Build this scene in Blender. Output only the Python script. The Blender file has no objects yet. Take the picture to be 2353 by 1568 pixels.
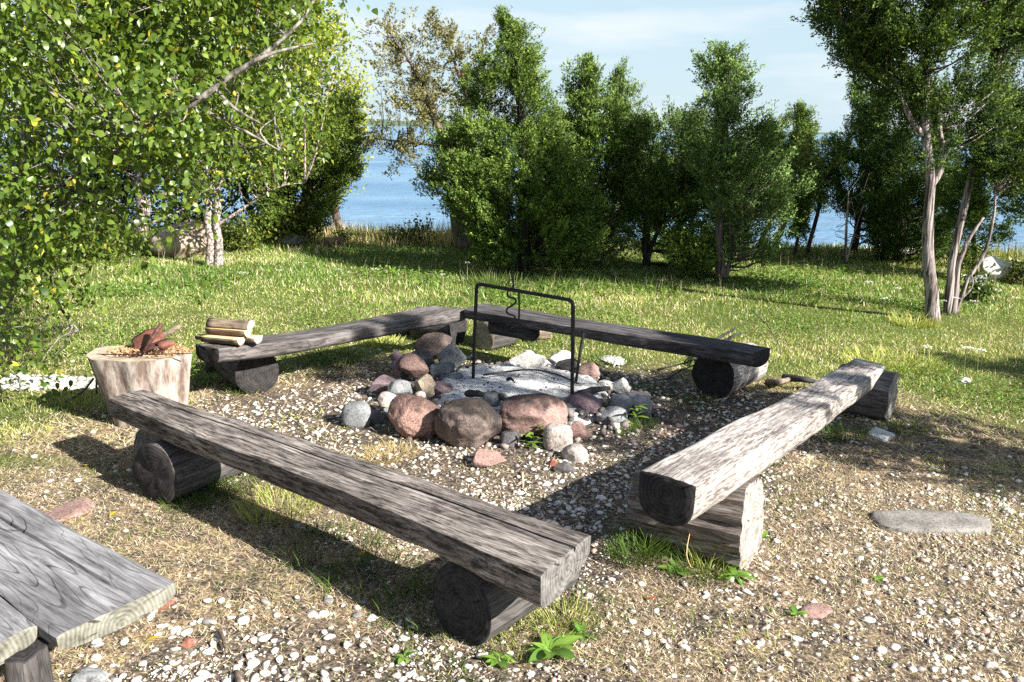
import bpy, bmesh, math, time
import numpy as np
from mathutils import Matrix, Vector
T0 = time.time()
rs = np.random.RandomState(11)
rad = math.radians
sc = bpy.context.scene
col = sc.collection

# ------------------------------------------------------------------ camera, sky, sun, exposure
EYE = 1.65                                   # eye height above the camp ground
FPX, HZ, ROLL = 2040.0, 293.0, 0.02          # focal length in picture units, horizon row, camera roll
PITCH = math.atan((784 - HZ) / FPX)
_R0 = np.array([1, 0, 0.]); _F = np.array([0, math.cos(PITCH), -math.sin(PITCH)]); _U0 = np.array([0, math.sin(PITCH), math.cos(PITCH)])
_R = math.cos(ROLL) * _R0 + math.sin(ROLL) * _U0
_U = -math.sin(ROLL) * _R0 + math.cos(ROLL) * _U0
cam_d = bpy.data.cameras.new('camera'); cam = bpy.data.objects.new('camera', cam_d); col.objects.link(cam)
cam_d.sensor_width = 36; cam_d.lens = 36 * FPX / 2353; cam_d.clip_start = 0.05; cam_d.clip_end = 12000
cam.matrix_world = Matrix(((_R[0], _U[0], -_F[0], 0), (_R[1], _U[1], -_F[1], 0), (_R[2], _U[2], -_F[2], EYE), (0, 0, 0, 1)))
sc.camera = cam

SUN_AZ, SUN_EL = -36.0, 31.0                 # direction towards the sun, degrees from +x, and its height
SKY_STRENGTH, SUN_STRENGTH, EXPOSURE = 0.050, 5.0, 1.66
world = bpy.data.worlds.new("World"); sc.world = world; world.use_nodes = True
nt = world.node_tree; bg = nt.nodes['Background']; bg.inputs['Strength'].default_value = SKY_STRENGTH
sky = nt.nodes.new('ShaderNodeTexSky'); sky.sky_type = 'NISHITA'; sky.sun_disc = False
sky.sun_elevation = rad(SUN_EL); sky.sun_rotation = rad(90 - SUN_AZ)
sky.air_density = 1.0; sky.dust_density = 0.6; sky.ozone_density = 1.5
tc = nt.nodes.new('ShaderNodeTexCoord'); mp = nt.nodes.new('ShaderNodeMapping'); mp.inputs['Scale'].default_value = (1.2, 1.2, 7)
nz = nt.nodes.new('ShaderNodeTexNoise'); nz.inputs['Scale'].default_value = 2.2; nz.inputs['Detail'].default_value = 7; nz.inputs['Roughness'].default_value = .55
cr = nt.nodes.new('ShaderNodeValToRGB'); cr.color_ramp.elements[0].position = .47; cr.color_ramp.elements[1].position = .70
cr.color_ramp.elements[1].color = (.85, .85, .85, 1)
mx = nt.nodes.new('ShaderNodeMixRGB'); mx.inputs[2].default_value = (6.6, 6.8, 7.0, 1)
nt.links.new(tc.outputs['Generated'], mp.inputs[0]); nt.links.new(mp.outputs[0], nz.inputs[0]); nt.links.new(nz.outputs[0], cr.inputs[0])
sz = nt.nodes.new('ShaderNodeSeparateXYZ'); nt.links.new(tc.outputs['Generated'], sz.inputs[0])
vr = nt.nodes.new('ShaderNodeValToRGB'); ve = vr.color_ramp.elements; ve[0].position = .0; ve[0].color = (.9, .9, .9, 1); ve[1].position = .42; ve[1].color = (.0, .0, .0, 1)
em = ve.new(.20); em.color = (.72, .72, .72, 1)
nt.links.new(sz.outputs[2], vr.inputs[0])
veil = nt.nodes.new('ShaderNodeMixRGB'); veil.inputs[2].default_value = (4.2, 5.4, 6.15, 1)      # thin high haze whitening the sky towards the horizon
nt.links.new(vr.outputs[0], veil.inputs[0]); nt.links.new(sky.outputs[0], veil.inputs[1])
nt.links.new(cr.outputs[0], mx.inputs[0]); nt.links.new(veil.outputs[0], mx.inputs[1]); nt.links.new(mx.outputs[0], bg.inputs[0])

sun_d = bpy.data.lights.new('sun', 'SUN'); sun = bpy.data.objects.new('sun', sun_d); col.objects.link(sun)
sun_d.energy = SUN_STRENGTH; sun_d.angle = rad(.55); sun_d.color = (1, .95, .86)
SUNV = np.array([math.cos(rad(SUN_AZ)) * math.cos(rad(SUN_EL)), math.sin(rad(SUN_AZ)) * math.cos(rad(SUN_EL)), math.sin(rad(SUN_EL))])
sun.rotation_euler = Vector(SUNV).to_track_quat('Z', 'Y').to_euler()
sun.location = (8, -6, 9)
sc.view_settings.view_transform = 'Standard'; sc.view_settings.look = 'None'; sc.view_settings.gamma = 1
sc.view_settings.exposure = EXPOSURE; sc.view_settings.use_curve_mapping = False
sc.cycles.use_denoising = False
sc.cycles.max_bounces = 6; sc.cycles.transparent_max_bounces = 4; sc.cycles.diffuse_bounces = 3; sc.cycles.transmission_bounces = 3

# ------------------------------------------------------------------ helpers
def _ray(u, v):
    x, y = u - 1176.5, -(v - 784.0)
    d = x * _R + y * _U + FPX * _F
    return d / np.linalg.norm(d)
def gp(u, v, z=0.0):                          # point of the horizontal plane at height z
    d = _ray(u, v); t = (z - EYE) / d[2]
    return np.array([d[0] * t, d[1] * t, z])
def yp(u, v, y):                              # point of the upright plane at distance y
    d = _ray(u, v); t = y / d[1]
    return np.array([d[0] * t, y, EYE + d[2] * t])
def ppm(p):                                   # picture units per metre at p
    return FPX / float(np.dot(np.asarray(p) - np.array([0, 0, EYE]), _F))

def _hash(i):
    n = (i[..., 0] * 73856093) ^ (i[..., 1] * 19349663) ^ (i[..., 2] * 83492791)
    n = (n ^ (n >> 13)) * 1274126177
    n = n ^ (n >> 16)
    return (n & 0xFFFF) / 65535.0
def vnoise(p):
    p = np.asarray(p, float); i = np.floor(p).astype(np.int64); f = p - i; f = f * f * (3 - 2 * f)
    r = 0
    for dx in (0, 1):
        for dy in (0, 1):
            for dz in (0, 1):
                w = (f[..., 0] if dx else 1 - f[..., 0]) * (f[..., 1] if dy else 1 - f[..., 1]) * (f[..., 2] if dz else 1 - f[..., 2])
                r = r + w * _hash(i + np.array([dx, dy, dz]))
    return r * 2 - 1
def fnoise(p, oct=3):
    p = np.asarray(p, float); r = 0; a = 1.; s = 0
    for k in range(oct):
        r = r + a * vnoise(p * 2 ** k + 17.3 * k); s += a; a *= .5
    return r / s
def n2(x, y, f, seed=0., oct=2):
    return fnoise(np.stack([x * f, y * f, np.full_like(x * f, seed)], -1), oct)
def sstep(a, b, x):
    t = np.clip((x - a) / (b - a), 0, 1); return t * t * (3 - 2 * t)

def make_mesh(name, verts, faces, mats, cols=None, midx=None, smooth=False):
    """faces: list of (M,k) int arrays"""
    me = bpy.data.meshes.new(name)
    verts = np.asarray(verts, np.float32).reshape(-1, 3)
    faces = [np.asarray(f, np.int32) for f in faces if len(f)]
    nl = sum(f.size for f in faces); npoly = sum(len(f) for f in faces)
    me.vertices.add(len(verts)); me.vertices.foreach_set('co', verts.ravel())
    me.loops.add(nl); me.loops.foreach_set('vertex_index', np.concatenate([f.ravel() for f in faces]))
    me.polygons.add(npoly)
    tot = np.concatenate([np.full(len(f), f.shape[1], np.int32) for f in faces])
    me.polygons.foreach_set('loop_start', np.concatenate([[0], np.cumsum(tot)[:-1]]).astype(np.int32))
    try: me.polygons.foreach_set('loop_total', tot)
    except Exception: pass
    for m in (mats if isinstance(mats, (list, tuple)) else [mats]): me.materials.append(m)
    if midx is not None: me.polygons.foreach_set('material_index', np.asarray(midx, np.int32))
    if smooth: me.polygons.foreach_set('use_smooth', np.ones(npoly, bool))
    me.update(calc_edges=True)
    if cols is not None:
        c = np.ones((len(verts), 4), np.float32); c[:, :3] = np.asarray(cols, np.float32).reshape(-1, 3)
        me.attributes.new('col', 'FLOAT_COLOR', 'POINT').data.foreach_set('color', c.ravel())
    return me
def link(name, me, parent=None, loc=None, rot=None):
    o = bpy.data.objects.new(name, me); col.objects.link(o)
    if loc is not None: o.location = [float(v) for v in loc]
    if rot is not None: o.rotation_euler = rot
    if parent is not None: o.parent = parent
    return o
def tag(o, label=None, cat=None, group=None, kind=None):
    if label: o['label'] = label
    if cat: o['category'] = cat
    if group: o['group'] = group
    if kind: o['kind'] = kind
    return o
def empty(name, loc, rotz=0.):
    o = bpy.data.objects.new(name, None); col.objects.link(o); o.location = [float(v) for v in loc]; o.rotation_euler = (0, 0, rotz)
    o.empty_display_size = .1
    return o

# ------------------------------------------------------------------ materials
def new_mat(name):
    m = bpy.data.materials.new(name); m.use_nodes = True
    nt = m.node_tree; return m, nt, nt.nodes['Principled BSDF']
class N:                                      # small node-graph helper
    def __init__(s, nt): s.t = nt
    def __call__(s, typ, **kw):
        n = s.t.nodes.new('ShaderNode' + typ)
        for k, v in kw.items():
            if k.startswith('i_'):
                key = k[2:]; key = int(key) if key.isdigit() else key.replace('_', ' ')
                if isinstance(v, bpy.types.NodeSocket): s.t.links.new(v, n.inputs[key])
                else: n.inputs[key].default_value = v
            else: setattr(n, k, v)
        return n
    def link(s, a, b): s.t.links.new(a, b)
def c4(c): return (c[0], c[1], c[2], 1)
def ramp(g, fac, stops):
    r = g('ValToRGB', i_0=fac); e = r.color_ramp.elements
    while len(e) < len(stops): e.new(.5)
    for k, (p, c) in enumerate(stops): e[k].position = p; e[k].color = c4(c) if len(c) == 3 else c
    return r.outputs[0]
def mixc(g, fac, a, b, mode='MIX'):
    m = g('MixRGB', blend_type=mode)
    for k, v in ((0, fac), (1, a), (2, b)):
        if isinstance(v, bpy.types.NodeSocket): g.link(v, m.inputs[k])
        else: m.inputs[k].default_value = v if k == 0 else c4(v)
    return m.outputs[0]

def wood_mat(name, dark, mid, light, grain=1.0, blotch=.5, rough=.85, bump=.35, lines=9., linemix=.35, dash=9.):
    """weathered timber, grain along local x"""
    m, nt, b = new_mat(name); g = N(nt)
    co = g('TexCoord').outputs['Object']
    rnd = g('ObjectInfo').outputs['Random']
    off = g('VectorMath', operation='ADD', i_0=co, i_1=g('CombineXYZ', i_0=g('Math', operation='MULTIPLY', i_0=rnd, i_1=31.).outputs[0], i_1=g('Math', operation='MULTIPLY', i_0=rnd, i_1=7.).outputs[0]).outputs[0]).outputs[0]
    warp = g('TexNoise', i_Vector=off, i_Scale=3.0, i_Detail=2.)
    wv = g('VectorMath', operation='SCALE', i_0=warp.outputs['Color'])
    wv.inputs['Scale'].default_value = .035
    w2 = g('VectorMath', operation='ADD', i_0=off, i_1=wv.outputs[0]).outputs[0]
    m1 = g('Mapping', i_Vector=w2, i_Scale=(2.6 * grain, 40 * grain, 40 * grain)).outputs[0]
    f1 = g('TexNoise', i_Vector=m1, i_Scale=1.6, i_Detail=10., i_Roughness=.74).outputs[0]
    m2 = g('Mapping', i_Vector=w2, i_Scale=(5, 150, 150)).outputs[0]
    f2 = g('TexNoise', i_Vector=m2, i_Scale=1.3, i_Detail=3., i_Roughness=.6).outputs[0]
    m3 = g('Mapping', i_Vector=off, i_Scale=(dash, dash * 5.5, dash * 5.5)).outputs[0]
    f3 = g('TexNoise', i_Vector=m3, i_Scale=1.5, i_Detail=8., i_Roughness=.72).outputs[0]
    c = ramp(g, f1, [(.30, dark), (.47, mid), (.66, light)])
    bl = ramp(g, f3, [(.47, (0, 0, 0)), (.56, (1, 1, 1))])
    c = mixc(g, g('Math', operation='MULTIPLY', i_0=bl, i_1=blotch).outputs[0], c, light)
    fine = ramp(g, f2, [(.33, (.45, .45, .45)), (.55, (1, 1, 1))])
    c = mixc(g, .8, c, fine, 'MULTIPLY')
    checks = ramp(g, f1, [(.30, (.08, .08, .08)), (.355, (1, 1, 1))])     # thin drying checks
    c = mixc(g, .85, c, checks, 'MULTIPLY')
    big = ramp(g, g('TexNoise', i_Vector=g('Mapping', i_Vector=off, i_Scale=(1, 2.2, 2.2)).outputs[0], i_Scale=3.2, i_Detail=4.).outputs[0], [(.38, (.55, .53, .52)), (.60, (1.1, 1.08, 1.05))])
    c = mixc(g, .8, c, big, 'MULTIPLY')
    ln = g('TexNoise', i_Vector=g('Mapping', i_Vector=w2, i_Scale=(.9, 8, 3)).outputs[0], i_Scale=1., i_Detail=1.5).outputs[0]
    fr = g('Math', operation='FRACT', i_0=g('Math', operation='MULTIPLY', i_0=ln, i_1=lines).outputs[0]).outputs[0]
    lnc = ramp(g, fr, [(.0, (.10, .10, .10)), (.05, (.25, .25, .25)), (.11, (1, 1, 1))])
    c = mixc(g, linemix, c, lnc, 'MULTIPLY')
    g.link(c, b.inputs['Base Color']); b.inputs['Roughness'].default_value = rough
    b.inputs['Specular IOR Level'].default_value = .25
    hsum = g('Math', operation='ADD', i_0=g('Math', operation='MULTIPLY', i_0=f2, i_1=.5).outputs[0], i_1=g('Math', operation='MULTIPLY', i_0=g('Math', operation='MULTIPLY', i_0=checks, i_1=lnc).outputs[0], i_1=.9).outputs[0]).outputs[0]
    bp = g('Bump', i_Height=hsum, i_Strength=bump, i_Distance=.006)
    g.link(bp.outputs[0], b.inputs['Normal'])
    return m
def endgrain_mat(name, dark, light, rings=60.):
    m, nt, b = new_mat(name); g = N(nt)
    co = g('TexCoord').outputs['Object']
    wn = g('TexNoise', i_Vector=co, i_Scale=9., i_Detail=3.)
    sx = g('SeparateXYZ', i_0=co)
    flat = g('CombineXYZ', i_1=sx.outputs[1], i_2=sx.outputs[2]).outputs[0]
    L = g('VectorMath', operation='LENGTH', i_0=flat).outputs['Value']
    r = g('Math', operation='ADD', i_0=g('Math', operation='MULTIPLY', i_0=L, i_1=rings * 6.28).outputs[0], i_1=g('Math', operation='MULTIPLY', i_0=wn.outputs[0], i_1=14.).outputs[0]).outputs[0]
    s = g('Math', operation='SINE', i_0=r).outputs[0]
    f = g('MapRange', i_Value=s, i_1=-1., i_2=1.).outputs[0]
    n2_ = g('TexNoise', i_Vector=co, i_Scale=26., i_Detail=6., i_Roughness=.7).outputs[0]
    ff = g('Math', operation='ADD', i_0=g('Math', operation='MULTIPLY', i_0=f, i_1=.13).outputs[0], i_1=g('Math', operation='MULTIPLY', i_0=n2_, i_1=.95).outputs[0]).outputs[0]
    c = ramp(g, ff, [(.35, dark), (.8, light)])
    ang = g('Math', operation='ARCTAN2', i_0=sx.outputs[1], i_1=sx.outputs[2]).outputs[0]
    rn = g('TexNoise', i_Vector=g('CombineXYZ', i_0=ang, i_1=0., i_2=g('Math', operation='MULTIPLY', i_0=L, i_1=2.).outputs[0]).outputs[0], i_Scale=4.5, i_Detail=2.).outputs[0]
    cracks = ramp(g, rn, [(.30, (.08, .08, .08)), (.36, (1, 1, 1))])
    c = mixc(g, .8, c, cracks, 'MULTIPLY')
    g.link(c, b.inputs['Base Color']); b.inputs['Roughness'].default_value = .9; b.inputs['Specular IOR Level'].default_value = .2
    bp = g('Bump', i_Height=ff, i_Strength=.4, i_Distance=.004); g.link(bp.outputs[0], b.inputs['Normal'])
    return m
def stone_mat(name, a, b_, speck=(.6, .6, .6), speck_amt=.35, scale=1., soot=False, bump=.5):
    m, nt, b = new_mat(name); g = N(nt)
    co0 = g('TexCoord').outputs['Object']; rnd = g('ObjectInfo').outputs['Random']
    co = g('VectorMath', operation='ADD', i_0=co0, i_1=g('CombineXYZ', i_0=g('Math', operation='MULTIPLY', i_0=rnd, i_1=19.).outputs[0]).outputs[0]).outputs[0]
    n1 = g('TexNoise', i_Vector=co, i_Scale=9. * scale, i_Detail=5., i_Roughness=.6).outputs[0]
    c = ramp(g, n1, [(.35, a), (.65, b_)])
    v = g('TexNoise', i_Vector=co, i_Scale=130. * scale, i_Detail=2., i_Roughness=.8).outputs[0]
    sp = ramp(g, v, [(.52, (0, 0, 0)), (.66, (1, 1, 1))])
    c = mixc(g, g('Math', operation='MULTIPLY', i_0=sp, i_1=speck_amt).outputs[0], c, speck)
    dk = ramp(g, g('TexNoise', i_Vector=co, i_Scale=95. * scale, i_Detail=2.).outputs[0], [(.36, (.35, .33, .33)), (.46, (1, 1, 1))])
    c = mixc(g, .7, c, dk, 'MULTIPLY')
    if soot:
        at = g('Attribute', attribute_name='col').outputs['Color']
        c = mixc(g, 1., c, at, 'MULTIPLY')
    g.link(c, b.inputs['Base Color']); b.inputs['Roughness'].default_value = .85; b.inputs['Specular IOR Level'].default_value = .3
    n3 = g('TexNoise', i_Vector=co, i_Scale=38. * scale, i_Detail=6., i_Roughness=.65).outputs[0]
    bp = g('Bump', i_Height=n3, i_Strength=bump, i_Distance=.012); g.link(bp.outputs[0], b.inputs['Normal'])
    return m
def leaf_mat(name, trans=.35, rough=.5, spec=.35):
    m, nt, b = new_mat(name); g = N(nt)
    at = g('Attribute', attribute_name='col').outputs['Color']
    g.link(at, b.inputs['Base Color']); b.inputs['Roughness'].default_value = rough; b.inputs['Specular IOR Level'].default_value = spec
    tr = g('BsdfTranslucent'); g.link(mixc(g, 1., at, (1.5, 1.45, .6), 'MULTIPLY'), tr.inputs[0])
    mxs = g('MixShader', i_0=trans); g.link(b.outputs[0], mxs.inputs[1]); g.link(tr.outputs[0], mxs.inputs[2])
    g.link(mxs.outputs[0], nt.nodes['Material Output'].inputs[0])
    return m
def plain_mat(name, c1, c2=None, scale=30., rough=.8, metal=0., bump=.3):
    m, nt, b = new_mat(name); g = N(nt); c2 = c2 or c1
    n1 = g('TexNoise', i_Vector=g('TexCoord').outputs['Object'], i_Scale=scale, i_Detail=5., i_Roughness=.65).outputs[0]
    g.link(ramp(g, n1, [(.38, c1), (.62, c2)]), b.inputs['Base Color']); b.inputs['Roughness'].default_value = rough; b.inputs['Metallic'].default_value = metal
    bp = g('Bump', i_Height=n1, i_Strength=bump, i_Distance=.003); g.link(bp.outputs[0], b.inputs['Normal'])
    return m
def bark_mat(name, dark, light, zs=2.2, xs=26., lo=.38, hi=.62, bump=.8):
    m, nt, b = new_mat(name); g = N(nt)
    co = g('TexCoord').outputs['Object']
    m1 = g('Mapping', i_Vector=co, i_Scale=(xs, xs, zs)).outputs[0]
    f = g('TexNoise', i_Vector=m1, i_Scale=1.5, i_Detail=6., i_Roughness=.65).outputs[0]
    g.link(ramp(g, f, [(lo, dark), (hi, light)]), b.inputs['Base Color']); b.inputs['Roughness'].default_value = .9; b.inputs['Specular IOR Level'].default_value = .2
    bp = g('Bump', i_Height=f, i_Strength=bump, i_Distance=.01); g.link(bp.outputs[0], b.inputs['Normal'])
    return m

M = {}
M['woodA'] = wood_mat('weathered_dark_timber', (.010, .008, .007), (.052, .043, .039), (.40, .36, .34), blotch=.42)
M['woodB'] = wood_mat('sun_bleached_timber', (.05, .04, .035), (.20, .17, .155), (.57, .54, .525), blotch=.8, linemix=.12, dash=13.)
M['woodC'] = wood_mat('black_timber', (.012, .011, .012), (.05, .046, .048), (.16, .15, .16), blotch=.3)
M['woodD'] = wood_mat('grey_black_timber', (.015, .013, .013), (.075, .068, .068), (.24, .22, .22), blotch=.4)
M['plank'] = wood_mat('silver_grey_plank', (.045, .045, .05), (.18, .18, .19), (.33, .33, .35), grain=.75, blotch=.25, bump=.6, lines=17., linemix=.55)
M['logdark'] = wood_mat('dark_log_side', (.015, .013, .013), (.06, .055, .055), (.17, .16, .16), blotch=.3)
M['logpale'] = wood_mat('pale_log_side', (.02, .016, .014), (.11, .09, .077), (.36, .33, .31), blotch=.3, bump=1.)
M['end_dark'] = endgrain_mat('dark_end_grain', (.010, .009, .010), (.055, .05, .05))
M['end_grey'] = endgrain_mat('grey_end_grain', (.05, .046, .045), (.22, .21, .2))
M['end_pale'] = endgrain_mat('pale_end_grain', (.22, .17, .12), (.5, .43, .34))
M['end_ash'] = endgrain_mat('ashen_end_grain', (.12, .108, .10), (.38, .36, .34))
M['end_mossy'] = endgrain_mat('mossy_end_grain', (.07, .068, .052), (.27, .262, .225), rings=90.)
M['iron'] = plain_mat('sooty_iron', (.012, .011, .012), (.03, .027, .026), 60., .55, .4)
M['rust'] = plain_mat('rusty_iron', (.09, .03, .02), (.20, .075, .05), 45., .8, .1, .6)
M['darkrust'] = plain_mat('dark_rusty_iron', (.035, .016, .013), (.11, .045, .035), 45., .75, .2, .6)
M['soot'] = plain_mat('charcoal', (.008, .008, .009), (.03, .028, .028), 50., .8)
M['birchsplit'] = plain_mat('fresh_split_wood', (.62, .40, .18), (.78, .56, .30), 18., .7)
M['birchend'] = plain_mat('fresh_cut_end', (.75, .58, .38), (.85, .70, .50), 40., .7)
M['barkbrown'] = wood_mat('split_log_bark', (.04, .03, .02), (.16, .12, .09), (.30, .25, .2), blotch=.3)
M['foliage'] = leaf_mat('juniper_needles', .15, .6, .2)
M['leaf'] = leaf_mat('broad_leaf', .40, .38, .5)
M['grass'] = leaf_mat('grass_blade', .28, .5, .3)
M['straw'] = leaf_mat('dry_straw', .12, .6, .25)

# ------------------------------------------------------------------ ground
CX, CY = 0.02, 4.8
AX = np.array([math.cos(rad(-38)), math.sin(rad(-38))]); NX = np.array([-AX[1], AX[0]])
def frame(x, y):
    dx, dy = x - CX, y - CY
    return dx * AX[0] + dy * AX[1], dx * NX[0] + dy * NX[1]
def height(x, y):
    x = np.asarray(x, float); y = np.asarray(y, float)
    far = sstep(4.5, 9, np.hypot(x, y - 4.5))
    h = .012 * n2(x, y, 1.1, 3.) + far * (.07 * n2(x, y, .35, 8.) )
    edge = 13.6 + .5 * n2(x, y * 0, .4, 5.) - .04 * np.clip(x, 0, 40) - .22 * np.clip(x - 4.5, 0, 40)
    h = h - 2.6 * sstep(0, 5.5, y - edge) - .12 * np.clip(y - edge - 5.5, 0, 60)
    left = sstep(-6, -9, x) * sstep(30, 8, y)
    return h + left * .3
def zone(x, y):
    """bare: gravelly, trodden ground; dry: straw rather than green grass"""
    p, q = frame(x, y)
    w = .25 * n2(x, y, 1.3, 1.) + .12 * n2(x, y, 4.3, 2.)
    square = sstep(.35, -.25, np.maximum(np.abs(p) - 1.45, np.abs(q) - 1.35) + w)
    frontl = sstep(.25, -.35, np.hypot((x + .35) / 1.1, (y - 2.05) / .62) - 1 + w)
    frontr = sstep(.3, -.3, np.maximum(y - 3.9 - .1 * x, 0 - x) + w) * .42
    backd = sstep(.3, -.3, np.hypot((x + 1.35) / 1.0, (y - 6.75) / .45) - 1 + w) * .55
    lefts = sstep(.3, -.3, np.hypot((x + 2.35) / .8, (y - 3.85) / .35) - 1 + w) * .35
    pit = sstep(1.5, .9, np.hypot(x - .05, y - 5.25))
    bare = np.clip(np.maximum.reduce([square, frontl, frontr, backd, lefts, pit]), 0, 1)
    meadow = sstep(.15, .95, np.maximum(np.maximum(q - 1.35, -p - 1.45 + .5 * (y < 4.2)), (y - 5.6)) + w * 1.2)
    meadow = np.maximum(meadow, sstep(2.2, 3.2, x + w) * sstep(4.9, 5.6, y + w))
    return bare, meadow

def nonuni(segs):
    out = [np.array([segs[0][0]])]
    for a, b, s in segs: out.append(np.linspace(a, b, max(2, int(round((b - a) / s)) + 1))[1:])
    return np.concatenate(out)
gx = nonuni([(-400, -60, 30), (-60, -14, 2), (-14, -5, .2), (-5, 6, .08), (6, 14, .25), (14, 60, 2), (60, 400, 30)])
gy = nonuni([(-60, -2, 2.), (-2, 1.2, .2), (1.2, 9, .08), (9, 20, .2), (20, 40, 2), (40, 120, 20)])
X, Y = np.meshgrid(gx, gy); Z = height(X, Y)
fine = (np.abs(X) < 6) & (Y < 9) & (Y > 1)
Z = Z + np.where(fine, .006 * n2(X, Y, 9., 4.), 0)
nx_, ny_ = len(gx), len(gy)
idx = np.arange(nx_ * ny_).reshape(ny_, nx_)
quads = np.stack([idx[:-1, :-1], idx[:-1, 1:], idx[1:, 1:], idx[1:, :-1]], -1).reshape(-1, 4)
br, md = zone(X, Y)
gm, nt_, b_ = new_mat('camp_ground'); g = N(nt_)
co = g('TexCoord').outputs['Object']; at = g('Attribute', attribute_name='col').outputs['Color']
sep = g('SeparateColor', i_0=at)
n_a = g('TexNoise', i_Vector=co, i_Scale=7., i_Detail=8., i_Roughness=.7).outputs[0]
n_b = g('TexNoise', i_Vector=co, i_Scale=60., i_Detail=5., i_Roughness=.7).outputs[0]
soil = ramp(g, n_b, [(.35, (.018, .015, .013)), (.52, (.07, .058, .05)), (.66, (.26, .22, .185))])
strawc = ramp(g, n_b, [(.35, (.05, .036, .02)), (.5, (.24, .175, .11)), (.66, (.55, .44, .29))])
greenc = ramp(g, n_b, [(.35, (.03, .045, .01)), (.6, (.13, .15, .04))])
c_ = mixc(g, ramp(g, n_a, [(.42, (0, 0, 0)), (.56, (1, 1, 1))]), soil, strawc)
c_ = mixc(g, g('Math', operation='MULTIPLY', i_0=sep.outputs[0], i_1=.75).outputs[0], c_, soil)
c_ = mixc(g, sep.outputs[1], c_, greenc)
g.link(c_, b_.inputs['Base Color']); b_.inputs['Roughness'].default_value = .95; b_.inputs['Specular IOR Level'].default_value = .1
bp = g('Bump', i_Height=n_b, i_Strength=.8, i_Distance=.012); g.link(bp.outputs[0], b_.inputs['Normal'])
me = make_mesh('ground', np.stack([X, Y, Z], -1).reshape(-1, 3), [quads], gm, np.stack([br, md, md * 0], -1).reshape(-1, 3), smooth=True)
tag(link('ground', me), kind='structure')

# water: one sheet from the shore to the horizon
SEA = -1.45
wm, nt_, b_ = new_mat('sea_water'); g = N(nt_)
co = g('TexCoord').outputs['Object']
w1 = g('TexNoise', i_Vector=g('Mapping', i_Vector=co, i_Rotation=(0, 0, .15), i_Scale=(.5, 1.7, 1)).outputs[0], i_Scale=1.1, i_Detail=6., i_Roughness=.6).outputs[0]
w2 = g('TexNoise', i_Vector=g('Mapping', i_Vector=co, i_Scale=(.03, .12, 1)).outputs[0], i_Scale=1., i_Detail=4.).outputs[0]
cc = ramp(g, w2, [(.35, (.07, .17, .30)), (.65, (.15, .27, .40))])
g.link(cc, b_.inputs['Base Color']); b_.inputs['Roughness'].default_value = .22; b_.inputs['IOR'].default_value = 1.33
bp = g('Bump', i_Height=w1, i_Strength=1., i_Distance=.55); g.link(bp.outputs[0], b_.inputs['Normal'])
wx = np.array([-6000, -300, -40, 40, 300, 6000.]); wy = np.array([12.5, 60, 300, 1500, 7000.])
WX, WY = np.meshgrid(wx, wy); ii = np.arange(WX.size).reshape(WX.shape)
me = make_mesh('water', np.stack([WX, WY, WX * 0], -1).reshape(-1, 3), [np.stack([ii[:-1, :-1], ii[:-1, 1:], ii[1:, 1:], ii[1:, :-1]], -1).reshape(-1, 4)], wm)
tag(link('water', me, loc=(0, 0, SEA)), kind='structure')
# far shore
def shore(x0, x1, y0, hmax, seed, mat):
    n = 160; xs = np.linspace(x0, x1, n); t = (xs - x0) / (x1 - x0)
    env = np.clip(np.minimum(t, 1 - t) * 9, 0, 1) ** .6
    prof = hmax * env * (.72 + .22 * fnoise(np.stack([t * 7, t * 0, t * 0 + seed], -1), 3) + .1 * vnoise(np.stack([t * 90, t * 0, t * 0 + seed], -1)))
    V = []
    for k, (dy, f) in enumerate(((0, -.1), (20, .55), (60, .85), (140, 1.), (400, .8), (700, -.1))):
        V.append(np.stack([xs, np.full(n, y0 + dy), prof * f + (0 if f > 0 else -1.)], -1))
    V = np.stack(V); ii = np.arange(6 * n).reshape(6, n)
    me = make_mesh('far_shore', V.reshape(-1, 3), [np.stack([ii[:-1, :-1], ii[:-1, 1:], ii[1:, 1:], ii[1:, :-1]], -1).reshape(-1, 4)], mat, smooth=True)
    return tag(link('far_shore', me, loc=(0, 0, SEA)), kind='structure')
shm = plain_mat('far_woodland', (.05, .085, .05), (.09, .12, .08), .02, .95)
shore(-2600, 250, 2500, 22, 1., shm)
shore(350, 2300, 2900, 9.5, 4., shm)

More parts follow.
